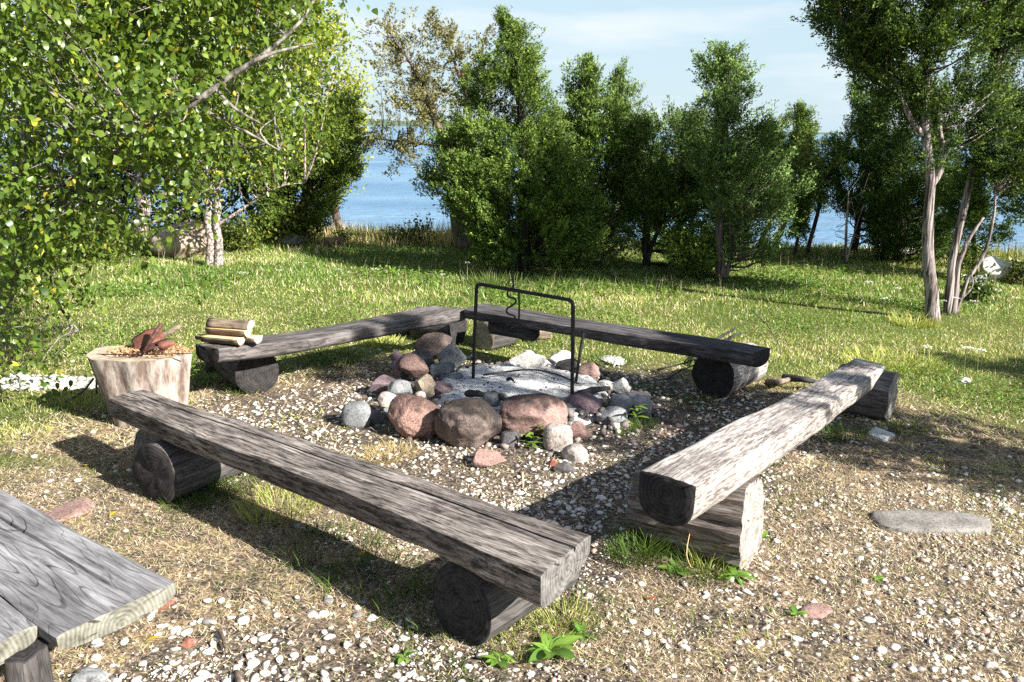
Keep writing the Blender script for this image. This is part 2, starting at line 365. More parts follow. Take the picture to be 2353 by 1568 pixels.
# ------------------------------------------------------------------ scattered ground cover
def in_view(x, y, m=.9):
    return (np.abs(x) < .60 * (y + .35) + m) & (y > 1.35)
def scatter(n, y0, y1, x0=None, x1=None, m=.9):
    X0 = x0 if x0 is not None else -.6 * (y1 + .35) - m; X1 = x1 if x1 is not None else -X0
    x = rs.uniform(X0, X1, n); y = rs.uniform(y0, y1, n)
    k = in_view(x, y, m); return x[k], y[k]
def pit_mask(x, y): return np.hypot(x - .06, y - 5.3) > .78
def blades(x, y, h, w, lean, az, colr, z0=None, simple=False):
    n = len(x); z = height(x, y) if z0 is None else z0
    base = np.stack([x, y, z - .004], -1)
    d = np.stack([np.cos(az), np.sin(az), az * 0], -1)
    pr = rs.uniform(0, 2 * np.pi, n); s = np.stack([np.cos(pr), np.sin(pr), pr * 0], -1) * (w / 2)[:, None]
    up = np.array([0, 0, 1.])
    lz = np.sqrt(np.clip(1 - lean ** 2, .02, 1))
    mid = base + d * (lean * h * .38)[:, None] + up * (h * .55 * (lz * .6 + .4 * (1 - lean)))[:, None]
    tip = base + d * (lean * h)[:, None] + up * (h * lz * (1 - .25 * lean))[:, None]
    mid[:, 2] = np.maximum(mid[:, 2], z + .004); tip[:, 2] = np.maximum(tip[:, 2], z + .003)
    if simple:
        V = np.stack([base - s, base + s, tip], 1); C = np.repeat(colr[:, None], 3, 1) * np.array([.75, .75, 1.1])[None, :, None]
        return V.reshape(-1, 3), np.arange(n * 3).reshape(-1, 3), C.reshape(-1, 3)
    V = np.stack([base - s, base + s, mid - s * .8, mid + s * .8, tip], 1)
    i0 = np.arange(n)[:, None] * 5
    F = np.concatenate([i0 + np.array([0, 1, 3]), i0 + np.array([0, 3, 2]), i0 + np.array([2, 3, 4])], 0)
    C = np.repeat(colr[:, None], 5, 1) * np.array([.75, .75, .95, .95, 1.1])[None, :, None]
    return V.reshape(-1, 3), F, C.reshape(-1, 3)
def join(parts):
    V, F, C, o = [], [], [], 0
    for v, f, c in parts:
        V.append(v); F.append(f + o); C.append(c); o += len(v)
    return np.concatenate(V), np.concatenate(F), np.concatenate(C)
def lerp3(a, b, t): return np.asarray(a)[None] * (1 - t[:, None]) + np.asarray(b)[None] * t[:, None]
GREEN, GREEN2, YEL, DRY, STRAW, TAN = (.10, .19, .03), (.25, .34, .065), (.48, .46, .15), (.50, .41, .25), (.72, .61, .45), (.42, .28, .20)

def grass_layer(n, y0, y1, hs, ws):
    x, y = scatter(n, y0, y1); b, m = zone(x, y)
    dens = .10 + .95 * m; dens *= np.clip(.75 + .6 * n2(x, y, 2.1, 9.), .1, 1) * (1 - .80 * b)
    k = (rs.rand(len(x)) < dens * (.45 + .55 * sstep(-.35, .1, n2(x, y, 3.3, 61.)))) & pit_mask(x, y); x, y, b, m = x[k], y[k], b[k], m[k]
    dry = np.clip(.48 - .3 * m + .5 * n2(x, y, .9, 12.) + .25 * n2(x, y, 5., 13.) + .25 * sstep(9, 6.5, y), 0, 1)
    t = np.clip(dry + rs.normal(0, .25, len(x)), 0, 1)
    c = np.where((t < .5)[:, None], lerp3(GREEN, GREEN2, np.clip(t * 2, 0, 1)), lerp3(GREEN2, YEL, np.clip(t * 2 - 1, 0, 1)))
    dd = rs.rand(len(x)) < .12 + .35 * dry; c[dd] = lerp3(DRY, STRAW, rs.rand(dd.sum()))
    c = c * rs.uniform(.75, 1.3, (len(x), 1))
    tall = .42 + .75 * m * np.clip(.6 + .8 * n2(x, y, .8, 21.), .25, 1.3) + .5 * sstep(11, 13, y)
    h = rs.uniform(.35, 1, len(x)) * hs * tall * rs.uniform(.6, 1.1, len(x))
    return blades(x, y, h, rs.uniform(.6, 1.3, len(x)) * ws, np.clip(rs.uniform(.25, .95, len(x)) + .15 * (1 - m), 0, .96), rs.uniform(0, 6.28, len(x)), c, simple=y0 > 6)
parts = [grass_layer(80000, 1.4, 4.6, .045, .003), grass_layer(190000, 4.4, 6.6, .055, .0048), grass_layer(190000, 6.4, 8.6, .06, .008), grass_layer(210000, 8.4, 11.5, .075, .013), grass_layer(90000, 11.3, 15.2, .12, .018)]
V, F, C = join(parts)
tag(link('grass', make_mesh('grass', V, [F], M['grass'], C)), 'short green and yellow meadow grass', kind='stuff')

def straw_layer(n, y0, y1, L, ws):
    x, y = scatter(n, y0, y1); b, m = zone(x, y)
    dens = (1 - .93 * m) * np.clip(.85 + 1.0 * n2(x, y, 2.6, 31.) + .6 * n2(x, y, 7., 33.), .08, 1) * (1 - .72 * sstep(.35, .8, b)) * sstep(.8, 1.25, np.hypot(x - .05, y - 5.25) + .2 * n2(x, y, 4., 3.))
    k = (rs.rand(len(x)) < dens) & pit_mask(x, y); x, y = x[k], y[k]
    t = rs.rand(len(x)); c = np.where((t < .45)[:, None], lerp3(DRY, STRAW, t / .45), lerp3((.50, .38, .28), (.13, .085, .06), (t - .45) / .55))
    gr = rs.rand(len(x)) < .10 + .35 * sstep(.1, .45, n2(x, y, 1.7, 77.)); c[gr] = lerp3(GREEN2, YEL, rs.rand(gr.sum()))
    c = c * rs.uniform(.7, 1.45, (len(x), 1))
    z = height(x, y) + np.abs(rs.normal(0, .006, len(x)))
    return blades(x, y, rs.uniform(.35, 1, len(x)) * L, rs.uniform(.6, 1.3, len(x)) * ws, rs.uniform(.8, .985, len(x)), rs.uniform(0, 6.28, len(x)), c, z, simple=True)
V, F, C = join([straw_layer(430000, 1.4, 4.4, .040, .0028), straw_layer(220000, 4.2, 7.6, .06, .007)])
tag(link('straw_litter', make_mesh('straw_litter', V, [F], M['straw'], C)), 'dry straw and dead grass on trodden ground', kind='stuff')

# tall seed stalks and long tufts
def stalks(n, y0, y1, hs, ws, colr):
    x, y = scatter(n, y0, y1); b, m = zone(x, y)
    k = (rs.rand(len(x)) < m * np.clip(.3 + n2(x, y, .9, 41.), 0, 1)) & (b < .3); x, y = x[k], y[k]
    c = lerp3(colr[0], colr[1], rs.rand(len(x)))
    return blades(x, y, rs.uniform(.5, 1, len(x)) * hs, np.full(len(x), ws), rs.uniform(.05, .35, len(x)), rs.uniform(0, 6.28, len(x)), c)
def tuft(px, py, n, r, h, w, cols, lean=(.3, .9)):
    a = rs.uniform(0, 6.28, n); q = r * np.sqrt(rs.rand(n)); x = px + q * np.cos(a); y = py + q * np.sin(a)
    c = lerp3(cols[0], cols[1], rs.rand(n)) * rs.uniform(.7, 1.2, (n, 1))
    return blades(x, y, rs.uniform(.4, 1, n) * h, rs.uniform(.7, 1.2, n) * w, rs.uniform(lean[0], lean[1], n), a + rs.normal(0, .7, n), c)
P = [stalks(1400, 6.3, 9.5, .22, .0022, (STRAW, YEL)), stalks(2200, 9, 12.5, .24, .0032, (STRAW, TAN))]
# the rough pinkish grass along the shore
x = rs.uniform(-4.8, -.3, 3800); y = rs.uniform(12.3, 14.3, 3800); c = lerp3((.62, .46, .30), (.42, .40, .13), rs.rand(3800))
P.append(blades(x, y, rs.uniform(.15, .46, 3800) * (.7 + .35 * n2(x, y, 1.5, 2.)), np.full(3800, .009), rs.uniform(.05, .5, 3800), rs.uniform(0, 6.28, 3800), c))
x = rs.uniform(5.5, 9.5, 2500); y = rs.uniform(10.3, 12.5, 2500); c = lerp3((.30, .25, .10), (.12, .17, .04), rs.rand(2500))
P.append(blades(x, y, rs.uniform(.12, .34, 2500), np.full(2500, .009), rs.uniform(.05, .6, 2500), rs.uniform(0, 6.28, 2500), c))
DG = ((.045, .09, .015), (.11, .17, .03))
for (u, v, n, r, h) in ((1455, 1285, 240, .09, .22), (1500, 1270, 140, .08, .2), (1600, 1320, 260, .12, .12), (1640, 1300, 160, .1, .14), (560, 1110, 420, .17, .17), (640, 1170, 420, .18, .16), (760, 1260, 300, .2, .13),
                        (860, 1330, 300, .2, .13), (950, 1400, 260, .16, .12), (480, 1140, 240, .13, .13), (430, 1160, 200, .1, .10), (1480, 985, 150, .07, .12), (1440, 1000, 90, .06, .09), (1870, 1000, 260, .14, .13), (1950, 1000, 220, .14, .11), (1750, 1060, 120, .1, .1),
                        (700, 850, 500, .25, .10), (760, 830, 420, .22, .10), (560, 900, 200, .12, .10), (200, 925, 300, .15, .12), (1160, 1440, 120, .08, .12), (1290, 1430, 160, .1, .12), (1210, 1480, 160, .14, .08), (1090, 1500, 200, .18, .07), (1250, 1440, 260, .2, .08), (1330, 1410, 200, .18, .08), (1000, 1530, 200, .2, .06), (1500, 1450, 160, .25, .05), (1800, 1130, 200, .2, .06), (1900, 1180, 200, .25, .05), (2100, 1350, 160, .25, .05), (1780, 1500, 160, .25, .05), (250, 1110, 260, .25, .05), (620, 1350, 160, .2, .05), (350, 1240, 240, .25, .05),
                        (1500, 900, 240, .16, .08), (1400, 830, 260, .16, .09), (2080, 990, 200, .12, .09), (70, 960, 400, .22, .09), (30, 1010, 300, .2, .08), (1600, 930, 240, .15, .08), (470, 880, 160, .1, .12), (880, 790, 260, .16, .1),
                        (1010, 700, 250, .3, .10), (1130, 655, 500, .35, .2), (1300, 660, 500, .4, .18), (1450, 660, 500, .4, .16), (1800, 690, 400, .4, .14), (2050, 840, 500, .35, .15), (2000, 700, 300, .3, .15), (2100, 745, 300, .2, .14), (520, 560, 500, .7, .2), (180, 600, 500, .7, .2)):
    p = gp(u, v); P.append(tuft(p[0], p[1], int(n * 1.0), r, h, .0035 if p[1] < 6 else .007, DG if rs.rand() < .8 else (GREEN2, YEL)))
for (u, v, n, r, h) in ((900, 1045, 420, .13, .09), (860, 1060, 260, .12, .08), (1700, 1130, 120, .06, .08), (1900, 905, 120, .1, .1)):
    p = gp(u, v); P.append(tuft(p[0], p[1], n, r, h, .003, ((.42, .33, .15), (.50, .40, .22)), (.6, .97)))
V, F, C = join(P)
tag(link('tall_grass', make_mesh('tall_grass', V, [F], M['grass'], C)), 'long grass tufts and dry seed stalks', kind='stuff')

def clover(n, y0, y1, sz):
    x, y = scatter(n, y0, y1); b, m = zone(x, y); k = (rs.rand(len(x)) < m * sstep(.05, .4, n2(x, y, 1.3, 91.))) & (b < .4); x, y = x[k], y[k]; n = len(x)
    z = height(x, y) + rs.uniform(.01, .07, n); a = rs.uniform(0, 6.28, n); s_ = sz * rs.uniform(.6, 1.3, n); d1 = np.stack([np.cos(a), np.sin(a), rs.normal(0, .35, n)], -1) * s_[:, None]; d2 = np.stack([-np.sin(a), np.cos(a), rs.normal(0, .35, n)], -1) * (s_ * .6)[:, None]
    p = np.stack([x, y, z], -1); V = np.stack([p - d1, p + d2, p + d1, p - d2], 1); i0 = np.arange(n)[:, None] * 4
    c = lerp3((.06, .13, .02), (.16, .25, .04), rs.rand(n)); return V.reshape(-1, 3), np.concatenate([i0 + np.array([0, 1, 2]), i0 + np.array([0, 2, 3])]), np.repeat(c[:, None], 4, 1).reshape(-1, 3)
V, F, C = join([clover(60000, 5, 8.5, .012), clover(50000, 8.2, 12, .02)])
tag(link('lawn_weeds', make_mesh('lawn_weeds', V, [F], M['grass'], C)), 'clover and small leafy weeds among the meadow grass', kind='stuff')

# gravel
def ico(sub):
    bm = bmesh.new(); bmesh.ops.create_icosphere(bm, subdivisions=sub, radius=1)
    v = np.array([q.co[:] for q in bm.verts]); f = np.array([[w.index for w in q.verts] for q in bm.faces]); bm.free(); return v, f
ICO = {k: ico(k) for k in (1, 2, 3, 4, 5)}
ICO[0] = (np.array([[1, 0, 0], [0, 1, 0], [-1, 0, 0], [0, -1, 0], [0, 0, 1], [0, 0, -1.]]), np.array([[0, 1, 4], [1, 2, 4], [2, 3, 4], [3, 0, 4], [1, 0, 5], [2, 1, 5], [3, 2, 5], [0, 3, 5]]))
def pebbles(x, y, size, sub, colr, flat=(.28, .55)):
    v, f = ICO[sub]; n = len(x)
    sx = size; sy = size * rs.uniform(.55, .95, n); sz = size * rs.uniform(flat[0], flat[1], n)
    a = rs.uniform(0, 6.28, n)
    vv = np.broadcast_to(v[None], (n,) + v.shape) * (1 + rs.uniform(-.24, .24, (n, len(v), 1)))
    vv = vv * np.stack([sx, sy, sz], -1)[:, None]
    X_ = vv[..., 0] * np.cos(a)[:, None] - vv[..., 1] * np.sin(a)[:, None]; Y_ = vv[..., 0] * np.sin(a)[:, None] + vv[..., 1] * np.cos(a)[:, None]
    tl = rs.normal(0, .2, n)[:, None]
    Z_ = vv[..., 2] + X_ * tl
    V = np.stack([X_ + x[:, None], Y_ + y[:, None], Z_ + (height(x, y) + sz * rs.uniform(.1, .6, n))[:, None]], -1)
    F = (f[None] + (np.arange(n) * len(v))[:, None, None]).reshape(-1, 3)
    return V.reshape(-1, 3), F, np.repeat(colr[:, None], len(v), 1).reshape(-1, 3)
def peb_col(n):
    t = rs.rand(n); c = lerp3((.50, .45, .39), (.78, .74, .68), rs.rand(n))
    k = t < .16; c[k] = lerp3((.40, .25, .20), (.50, .36, .30), rs.rand(k.sum()))
    k = (t > .16) & (t < .32); c[k] = lerp3((.20, .19, .19), (.36, .34, .33), rs.rand(k.sum()))
    return c * rs.uniform(.85, 1.05, (n, 1))
def gravel_layer(n, y0, y1, s0, s1, sub, thr=0.):
    x, y = scatter(n, y0, y1); b, m = zone(x, y)
    near = sstep(3.1, 2.4, y) * sstep(.3, -.2, x)
    pr = (.05 + b * (.9 + .35 * near)) * np.clip(.75 + .9 * n2(x, y, 1.9, 51.), .12, 1.2) * (1 - .8 * m)
    k = (rs.rand(len(x)) < pr) & pit_mask(x, y); x, y = x[k], y[k]
    s = s0 + (s1 - s0) * rs.rand(len(x)) ** 2.4
    return pebbles(x, y, s, sub, peb_col(len(x)))
pm, nt_, b_ = new_mat('limestone_pebble'); g = N(nt_)
at = g('Attribute', attribute_name='col').outputs['Color']
pn = g('TexNoise', i_Vector=g('TexCoord').outputs['Object'], i_Scale=110., i_Detail=3.).outputs[0]
g.link(mixc(g, .55, at, ramp(g, pn, [(.35, (.62, .6, .58)), (.6, (1, 1, 1))]), 'MULTIPLY'), b_.inputs['Base Color']); b_.inputs['Roughness'].default_value = .8
parts = [gravel_layer(22000, 1.4, 3.4, .005, .019, 1), gravel_layer(80000, 1.4, 4.0, .0035, .010, 0), gravel_layer(60000, 3.4, 7.4, .005, .020, 1)]
# pale gravel heap at the left edge
n = 1100; a = rs.uniform(0, 6.28, n); q = rs.rand(n) ** .7; p0 = gp(40, 880)
parts.append(pebbles(p0[0] + q * .62 * np.cos(a), p0[1] + q * .16 * np.sin(a), rs.uniform(.012, .035, n), 1, lerp3((.34, .32, .29), (.62, .60, .56), rs.rand(n)), (.3, .6)))
V, F, C = join(parts)
gme = make_mesh('gravel', V, [F], pm, C)
tag(link('gravel', gme), 'white limestone gravel scattered over bare soil', kind='stuff')

# larger pebbles, each its own thing
pv, pf = ICO[2]; PEB = []
for k in range(14):
    v = pv * (1 + .38 * fnoise(pv * 1.3 + k * 9, 2)[:, None]); 
    for q in range(7):
        nn = rs.normal(size=3); nn /= np.linalg.norm(nn); hh = v @ nn; dc = rs.uniform(.62, .85); v = np.where((hh > dc)[:, None], v - (hh - dc)[:, None] * nn, v)
    v = v * np.array([1, rs.uniform(.55, .9), rs.uniform(.28, .5)])
    c = peb_col(1)[0] if k % 5 == 0 else lerp3((.48, .43, .37), (.74, .70, .64), rs.rand(1))[0]
    PEB.append(make_mesh('pebble', v, [pf], pm, np.repeat(c[None], len(v), 0), smooth=True))
def add_pebbles(n, box, s0, s1, label, group):
    done = 0
    while done < n:
        u, v = rs.uniform(box[0], box[2]), rs.uniform(box[1], box[3]); p = gp(u, v)
        o = link('pebble', PEB[rs.randint(len(PEB))], loc=(p[0], p[1], float(height(p[0], p[1])) + .004)); s = rs.uniform(s0, s1)
        o.scale = (s, s, s); o.rotation_euler = (rs.uniform(-.2, .2), rs.uniform(-.2, .2), rs.uniform(0, 6.28))
        tag(o, label, 'pebble', group); done += 1
add_pebbles(120, (200, 1370, 960, 1565), .010, .026, 'pale rounded pebble on the gravel between the grey plank and the front bench', 'larger pebbles between the grey plank and the front bench')
add_pebbles(40, (1450, 1330, 2330, 1550), .012, .024, 'pale pebble lying in the dry grass at the lower right', 'pebbles in the dry grass at the lower right')
add_pebbles(40, (950, 1050, 1420, 1180), .013, .026, 'pale pebble between the fire ring and the front bench', 'pebbles between the fire ring and the front bench')
print('ground cover', round(time.time() - T0, 1))

# ------------------------------------------------------------------ timber: benches and logs
def to_local(V, loc, ang):
    d = V - np.asarray(loc); c, s = math.cos(-ang), math.sin(-ang)
    return np.stack([d[..., 0] * c - d[..., 1] * s, d[..., 0] * s + d[..., 1] * c, d[..., 2]], -1)
def seat(parent, a0, b0, a1, b1, ztop0, ztop1, thick, mats, crack=None, sag=0., bow=0., round_bottom=.5, seed=0., endtaper=0., nst=140, boxy=.36, lop=0.):
    """slab hewn flat on top. a*, b*: the two edges at either end (xy); section points run round the slab"""
    a0, b0, a1, b1 = [np.asarray(p[:2], float) for p in (a0, b0, a1, b1)]
    s = np.linspace(0, 1, nst)
    top = list(np.linspace(0, 1, 29))
    if crack is not None:
        cp = crack[0]; top = sorted(set([t for t in top if abs(t - cp) > .03] + [cp - .02, cp, cp + .02]))
    top = np.array(top); ncs = 14; th = np.linspace(0, np.pi, ncs + 2)[1:-1]
    # side and bottom
    bx = 1 - (1 - np.cos(th)) / 2; side = np.sin(th) ** boxy
    prof_w = np.concatenate([top, bx]); prof_d = np.concatenate([top * 0, side]); istop = np.concatenate([np.ones(len(top)), np.zeros(ncs)])
    npf = len(prof_w)
    L = np.linalg.norm((a1 + b1 - a0 - b0) / 2)
    nrm = (a1 + b1 - a0 - b0) / 2 / L; nrm = np.array([-nrm[1], nrm[0]])
    A = a0[None] * (1 - s[:, None]) + a1[None] * s[:, None]; B = b0[None] * (1 - s[:, None]) + b1[None] * s[:, None]
    off = (bow * np.sin(np.pi * s))[:, None] * nrm
    A = A + off; B = B + off
    jit = .012 * vnoise(np.stack([s * L * 3.2, s * 0 + seed, s * 0], -1)); jit2 = .012 * vnoise(np.stack([s * L * 2.7, s * 0 + seed + 5, s * 0], -1))
    wd = (B - A) / np.linalg.norm(B - A, axis=1)[:, None]
    A = A + wd * jit[:, None]; B = B + wd * jit2[:, None]
    P2 = A[:, None] * (1 - prof_w[None, :, None]) + B[:, None] * prof_w[None, :, None]
    tt = np.array([thick[0] * (1 - q) + thick[1] * q for q in s]) * (1 + .08 * vnoise(np.stack([s * 5, s * 0 + 3 + seed, s * 0], -1)))
    if endtaper: tt = tt * (1 - .75 * sstep(1 - endtaper, 1, s) ** 2)
    zt = ztop0 * (1 - s) + ztop1 * s - sag * np.sin(np.pi * s)
    Zv = zt[:, None] - tt[:, None] * prof_d[None] * (1 + lop * (prof_w[None] - .5))
    W = np.linalg.norm(B - A, axis=1)[:, None]
    q3 = np.stack([np.broadcast_to((s * L)[:, None], Zv.shape), prof_w[None] * W, np.full(Zv.shape, seed)], -1)
    Zv = Zv + istop * (.0035 * fnoise(q3 * np.array([5, 38, 1]), 2) + .004 * fnoise(q3 * np.array([2.5, 9, 1]) + 9, 2))
    edge = istop * (np.exp(-(prof_w / .03) ** 2) + np.exp(-((1 - prof_w) / .03) ** 2)); Zv = Zv - .007 * edge
    if crack is not None:
        cp, s0, s1, dep, wob = crack
        i = int(np.argmin(np.abs(top - cp)))
        amt = dep * sstep(s0, s0 + .06, s) * sstep(s1, s1 - .02 if s1 >= .999 else s1 - .06, s) if s1 < .999 else dep * sstep(s0, s0 + .06, s)
        Zv[:, i] -= amt
        wv = (wob * (s - .5) + .02 * np.sin(s * 9))[:, None] * (B - A)
        for j in (i - 1, i, i + 1): P2[:, j] += wv
    n3 = np.stack([P2[..., 0] * 14, P2[..., 1] * 14, Zv * 14], -1)
    P2 = P2 + (1 - istop)[None, :, None] * wd[:, None] * (.006 * fnoise(n3, 2))[..., None]
    Vv = np.concatenate([P2, Zv[..., None]], -1)
    Vv[0, :, :2] -= ((a1 + b1 - a0 - b0) / 2 / L)[None] * 0
    nv = nst * npf
    ii = np.arange(nv).reshape(nst, npf); jj = np.roll(ii, -1, 1)
    Q = np.stack([ii[:-1], ii[1:], jj[1:], jj[:-1]], -1).reshape(-1, 4)[:, ::-1]
    # end faces: rings shrinking to the centre
    VV = [Vv.reshape(-1, 3)]; FF = [Q]; mid = [np.zeros(len(Q), int)]; base = nv
    for e, flip in ((0, False), (nst - 1, True)):
        ring = Vv[e]; cen = np.array([*(ring[:, :2].mean(0)), zt[e] - tt[e] * .45]); prev = ii[e]
        nrm3 = np.array([*((a1 + b1 - a0 - b0) / 2 / L), 0]) * (1 if flip else -1)
        for f in (.92, .6, .3):
            r = cen + (ring - cen) * f + nrm3 * (.004 if f < .95 else 0) + nrm3 * .004 * vnoise((ring * f) * 30)[:, None]
            cur = np.arange(base, base + npf); VV.append(r); base += npf
            q = np.stack([prev, np.roll(prev, -1), np.roll(cur, -1), cur], -1)
            FF.append(q if not flip else q[:, ::-1]); mid.append(np.ones(npf, int)); prev = cur
        VV.append(cen[None] + nrm3 * .004); q = np.stack([prev, np.roll(prev, -1), np.full(npf, base), np.full(npf, base)], -1); base += 1
        q = q[:, :3]; FF.append(q if not flip else q[:, ::-1]); mid.append(np.ones(npf, int))
    c = (a0 + b0 + a1 + b1) / 4; d = (a1 + b1 - a0 - b0) / 2; ang = math.atan2(d[1], d[0]); loc = np.array([c[0], c[1], (ztop0 + ztop1) / 2 - .05])
    V3 = to_local(np.concatenate(VV), loc, ang)
    me = make_mesh('seat', V3, FF, mats, midx=np.concatenate(mid), smooth=True)
    try:
        me.set_sharp_from_angle(angle=rad(42))
    except Exception: pass
    o = link('seat', me)
    if parent is not None:
        o.parent = parent; pl = np.array(parent.location)
        o.location = [float(k) for k in (loc - pl)]
    else: o.location = [float(k) for k in loc]
    o.rotation_euler = (0, 0, ang)
    return o
def log_mesh(L, r0, r1, mats, seed=0., sides=44, nst=22, squash=1., flat_top=None, rough=.03, ridge=.0):
    s = np.linspace(0, 1, nst); th = np.linspace(0, 2 * np.pi, sides, endpoint=False)
    S, TH = np.meshgrid(s, th, indexing='ij')
    nd = np.stack([np.cos(TH) * 1.4, np.sin(TH) * 1.4, S * L * 2.2 + seed * 7], -1)
    R = (r0 * (1 - S) + r1 * S) * (1 + rough * 2 * fnoise(nd, 2) + ridge * fnoise(np.stack([np.cos(TH) * 9, np.sin(TH) * 9, S * .8 + seed], -1), 2))
    X_ = S * L - L / 2; Y_ = R * np.cos(TH); Z_ = R * np.sin(TH) * squash
    if flat_top is not None: Z_ = np.minimum(Z_, flat_top)
    endj = .012 * fnoise(np.stack([np.cos(TH) * 2, np.sin(TH) * 2, S * 0 + seed + 3], -1), 2)
    X_ = X_ + endj * np.where(S < .01, 1, np.where(S > .99, 1, 0))
    Vv = np.stack([X_, Y_, Z_], -1); nv = nst * sides; ii = np.arange(nv).reshape(nst, sides); jj = np.roll(ii, -1, 1)
    VV = [Vv.reshape(-1, 3)]; Q = np.stack([ii[:-1], jj[:-1], jj[1:], ii[1:]], -1).reshape(-1, 4)[:, ::-1]; FF = [Q]; mid = [np.zeros(len(Q), int)]; base = nv
    for e, flip in ((0, True), (nst - 1, False)):
        ring = Vv[e]; cen = ring.mean(0); prev = ii[e]; sg = -1 if flip else 1
        for f in (.95, .65, .35):
            r = cen + (ring - cen) * f + np.array([sg * (.004 if f < .96 else .003), 0, 0]) + np.array([1, 0, 0]) * .004 * vnoise(ring * f * 28 + seed)[:, None]
            cur = np.arange(base, base + sides); VV.append(r); base += sides
            q = np.stack([prev, np.roll(prev, -1), np.roll(cur, -1), cur], -1); FF.append(q[:, ::-1] if flip else q); mid.append(np.ones(sides, int)); prev = cur
        VV.append(cen[None]); q = np.stack([prev, np.roll(prev, -1), np.full(sides, base)], -1); base += 1
        FF.append(q[:, ::-1] if flip else q); mid.append(np.ones(sides, int))
    me = make_mesh('log', np.concatenate(VV), FF, mats, midx=np.concatenate(mid), smooth=True)
    try: me.set_sharp_from_angle(angle=rad(45))
    except Exception: pass
    return me
def put_log(name, parent, p0, p1, r0, r1, mats, seed=0., z=None, roll=0., **kw):
    """p0, p1: ground points under the two ends of the axis"""
    p0 = np.asarray(p0, float); p1 = np.asarray(p1, float); L = float(np.linalg.norm(p1[:2] - p0[:2]))
    c = (p0 + p1) / 2; ang = math.atan2(p1[1] - p0[1], p1[0] - p0[0])
    zz = (min(r0, r1) * .94 * kw.get('squash', 1) + float(height(c[0], c[1]))) if z is None else z
    loc = np.array([c[0], c[1], zz])
    o = link(name, log_mesh(L, r0, r1, mats, seed, **kw))
    o.rotation_euler = (roll, math.atan2(r0 - r1, L) * .9 if z is None else 0, ang)
    if parent is not None: o.parent = parent; loc = loc - np.array(parent.location)
    o.location = [float(k) for k in loc]
    return o
D_ = ['logdark', 'end_dark']; mm = lambda *n: [M[k] for k in n]
dirv = lambda deg: np.array([math.cos(rad(deg)), math.sin(rad(deg)), 0])

# bench A, front left
zA = .38
A0a, A0b, A1a, A1b = gp(243, 917, zA), gp(330, 895, zA), gp(1247, 1318, zA), gp(1357, 1227, zA)
bA = tag(empty('log_bench', [*(((A0a + A1b) / 2)[:2]), 0]), 'front bench of dark weathered timber with a long crack, nearest the camera', 'bench', 'log benches around the fire pit')
seat(bA, A0a, A0b, A1a, A1b, zA, zA, (.09, .11), mm('woodA', 'end_grey'), crack=(.66, .0, 1., .06, -.04), seed=1., bow=.01, boxy=.22, lop=-.45)
e = gp(1050, 1475); put_log('support_log', bA, e + dirv(52) * .02, e + dirv(50) * .50, .138, .136, mm('logdark', 'end_dark'), 1.)
e = gp(352, 1158); put_log('support_log', bA, e + dirv(60) * .02, e + dirv(60) * .50, .140, .138, mm('logdark', 'end_dark'), 2.)
e = gp(330, 1095); o = put_log('log', None, e + dirv(60) * .05, e + dirv(60) * .38, .12, .11, mm('logdark', 'end_grey'), 5.)
tag(o, 'short grey log lying behind the left support of the front bench', 'log')

# bench B, right
zB = .455
B0a, B0b, B1a, B1b = gp(1465, 1078, zB), gp(1606, 1118, zB), gp(1962, 815, zB), gp(2038, 832, zB)
bB = tag(empty('log_bench', [*(((B0a + B1b) / 2)[:2]), 0]), 'right bench of pale sun-bleached timber with a black sawn near end', 'bench', 'log benches around the fire pit')
seat(bB, B0b, B0a, B1b, B1a, zB, zB - .02, (.17, .11), mm('woodB', 'end_dark'), seed=3., bow=-.015, endtaper=.16)
e0, e1 = gp(1708, 1300), gp(1455, 1232)
put_log('support_log', bB, e1 + dirv(90) * .05 + dirv(-20) * .03, e0 + dirv(90) * .045 + dirv(-20) * .03, .15, .165, mm('logpale', 'end_ash'), 7., ridge=.17, rough=.07, squash=1.10, nst=30, sides=64)
e0, e1 = gp(2050, 968), gp(1925, 945)
put_log('support_log', bB, e1 + dirv(90) * .04, e0 + dirv(90) * .04, .150, .148, mm('logpale', 'end_ash'), 8., ridge=.06, nst=30, sides=56)

# bench C, back right
zC = .385
C0a, C0b, C1a, C1b = gp(1066, 710, zC), gp(1115, 697, zC), gp(1728, 812, zC), gp(1771, 798, zC)
bC = tag(empty('log_bench', [*(((C0a + C1b) / 2)[:2]), 0]), 'back right bench of blackened timber behind the iron fire frame', 'bench', 'log benches around the fire pit')
seat(bC, C0a, C0b, C1a, C1b, zC, zC, (.085, .105), mm('woodC', 'end_dark'), crack=(.62, .05, .8, .02, .05), seed=4.)
e = gp(1632, 912); put_log('support_log', bC, e + dirv(55) * .02, e + dirv(50) * .52, .15, .14, mm('woodB', 'end_dark'), 9., ridge=.02)
e = gp(1108, 805); put_log('support_log', bC, e + dirv(60) * .02, e + dirv(48) * .30, .118, .118, mm('logdark', 'end_pale'), 10., ridge=.1)
_m = (C0a + C0b) / 2; _d = (C1a + C1b) / 2 - _m; _d = _d / np.linalg.norm(_d)
put_log('wedge', bC, _m + _d * .16, _m + _d * .52, .062, .062, mm('woodC', 'end_dark'), 31., z=.262)
e = gp(1205, 795); o = put_log('log', None, e + dirv(70) * .12, e + dirv(50) * .26, .08, .085, mm('barkbrown', 'end_pale'), 11., ridge=.2)
tag(o, 'short rotten log with orange bark under the left part of the back right bench', 'log')

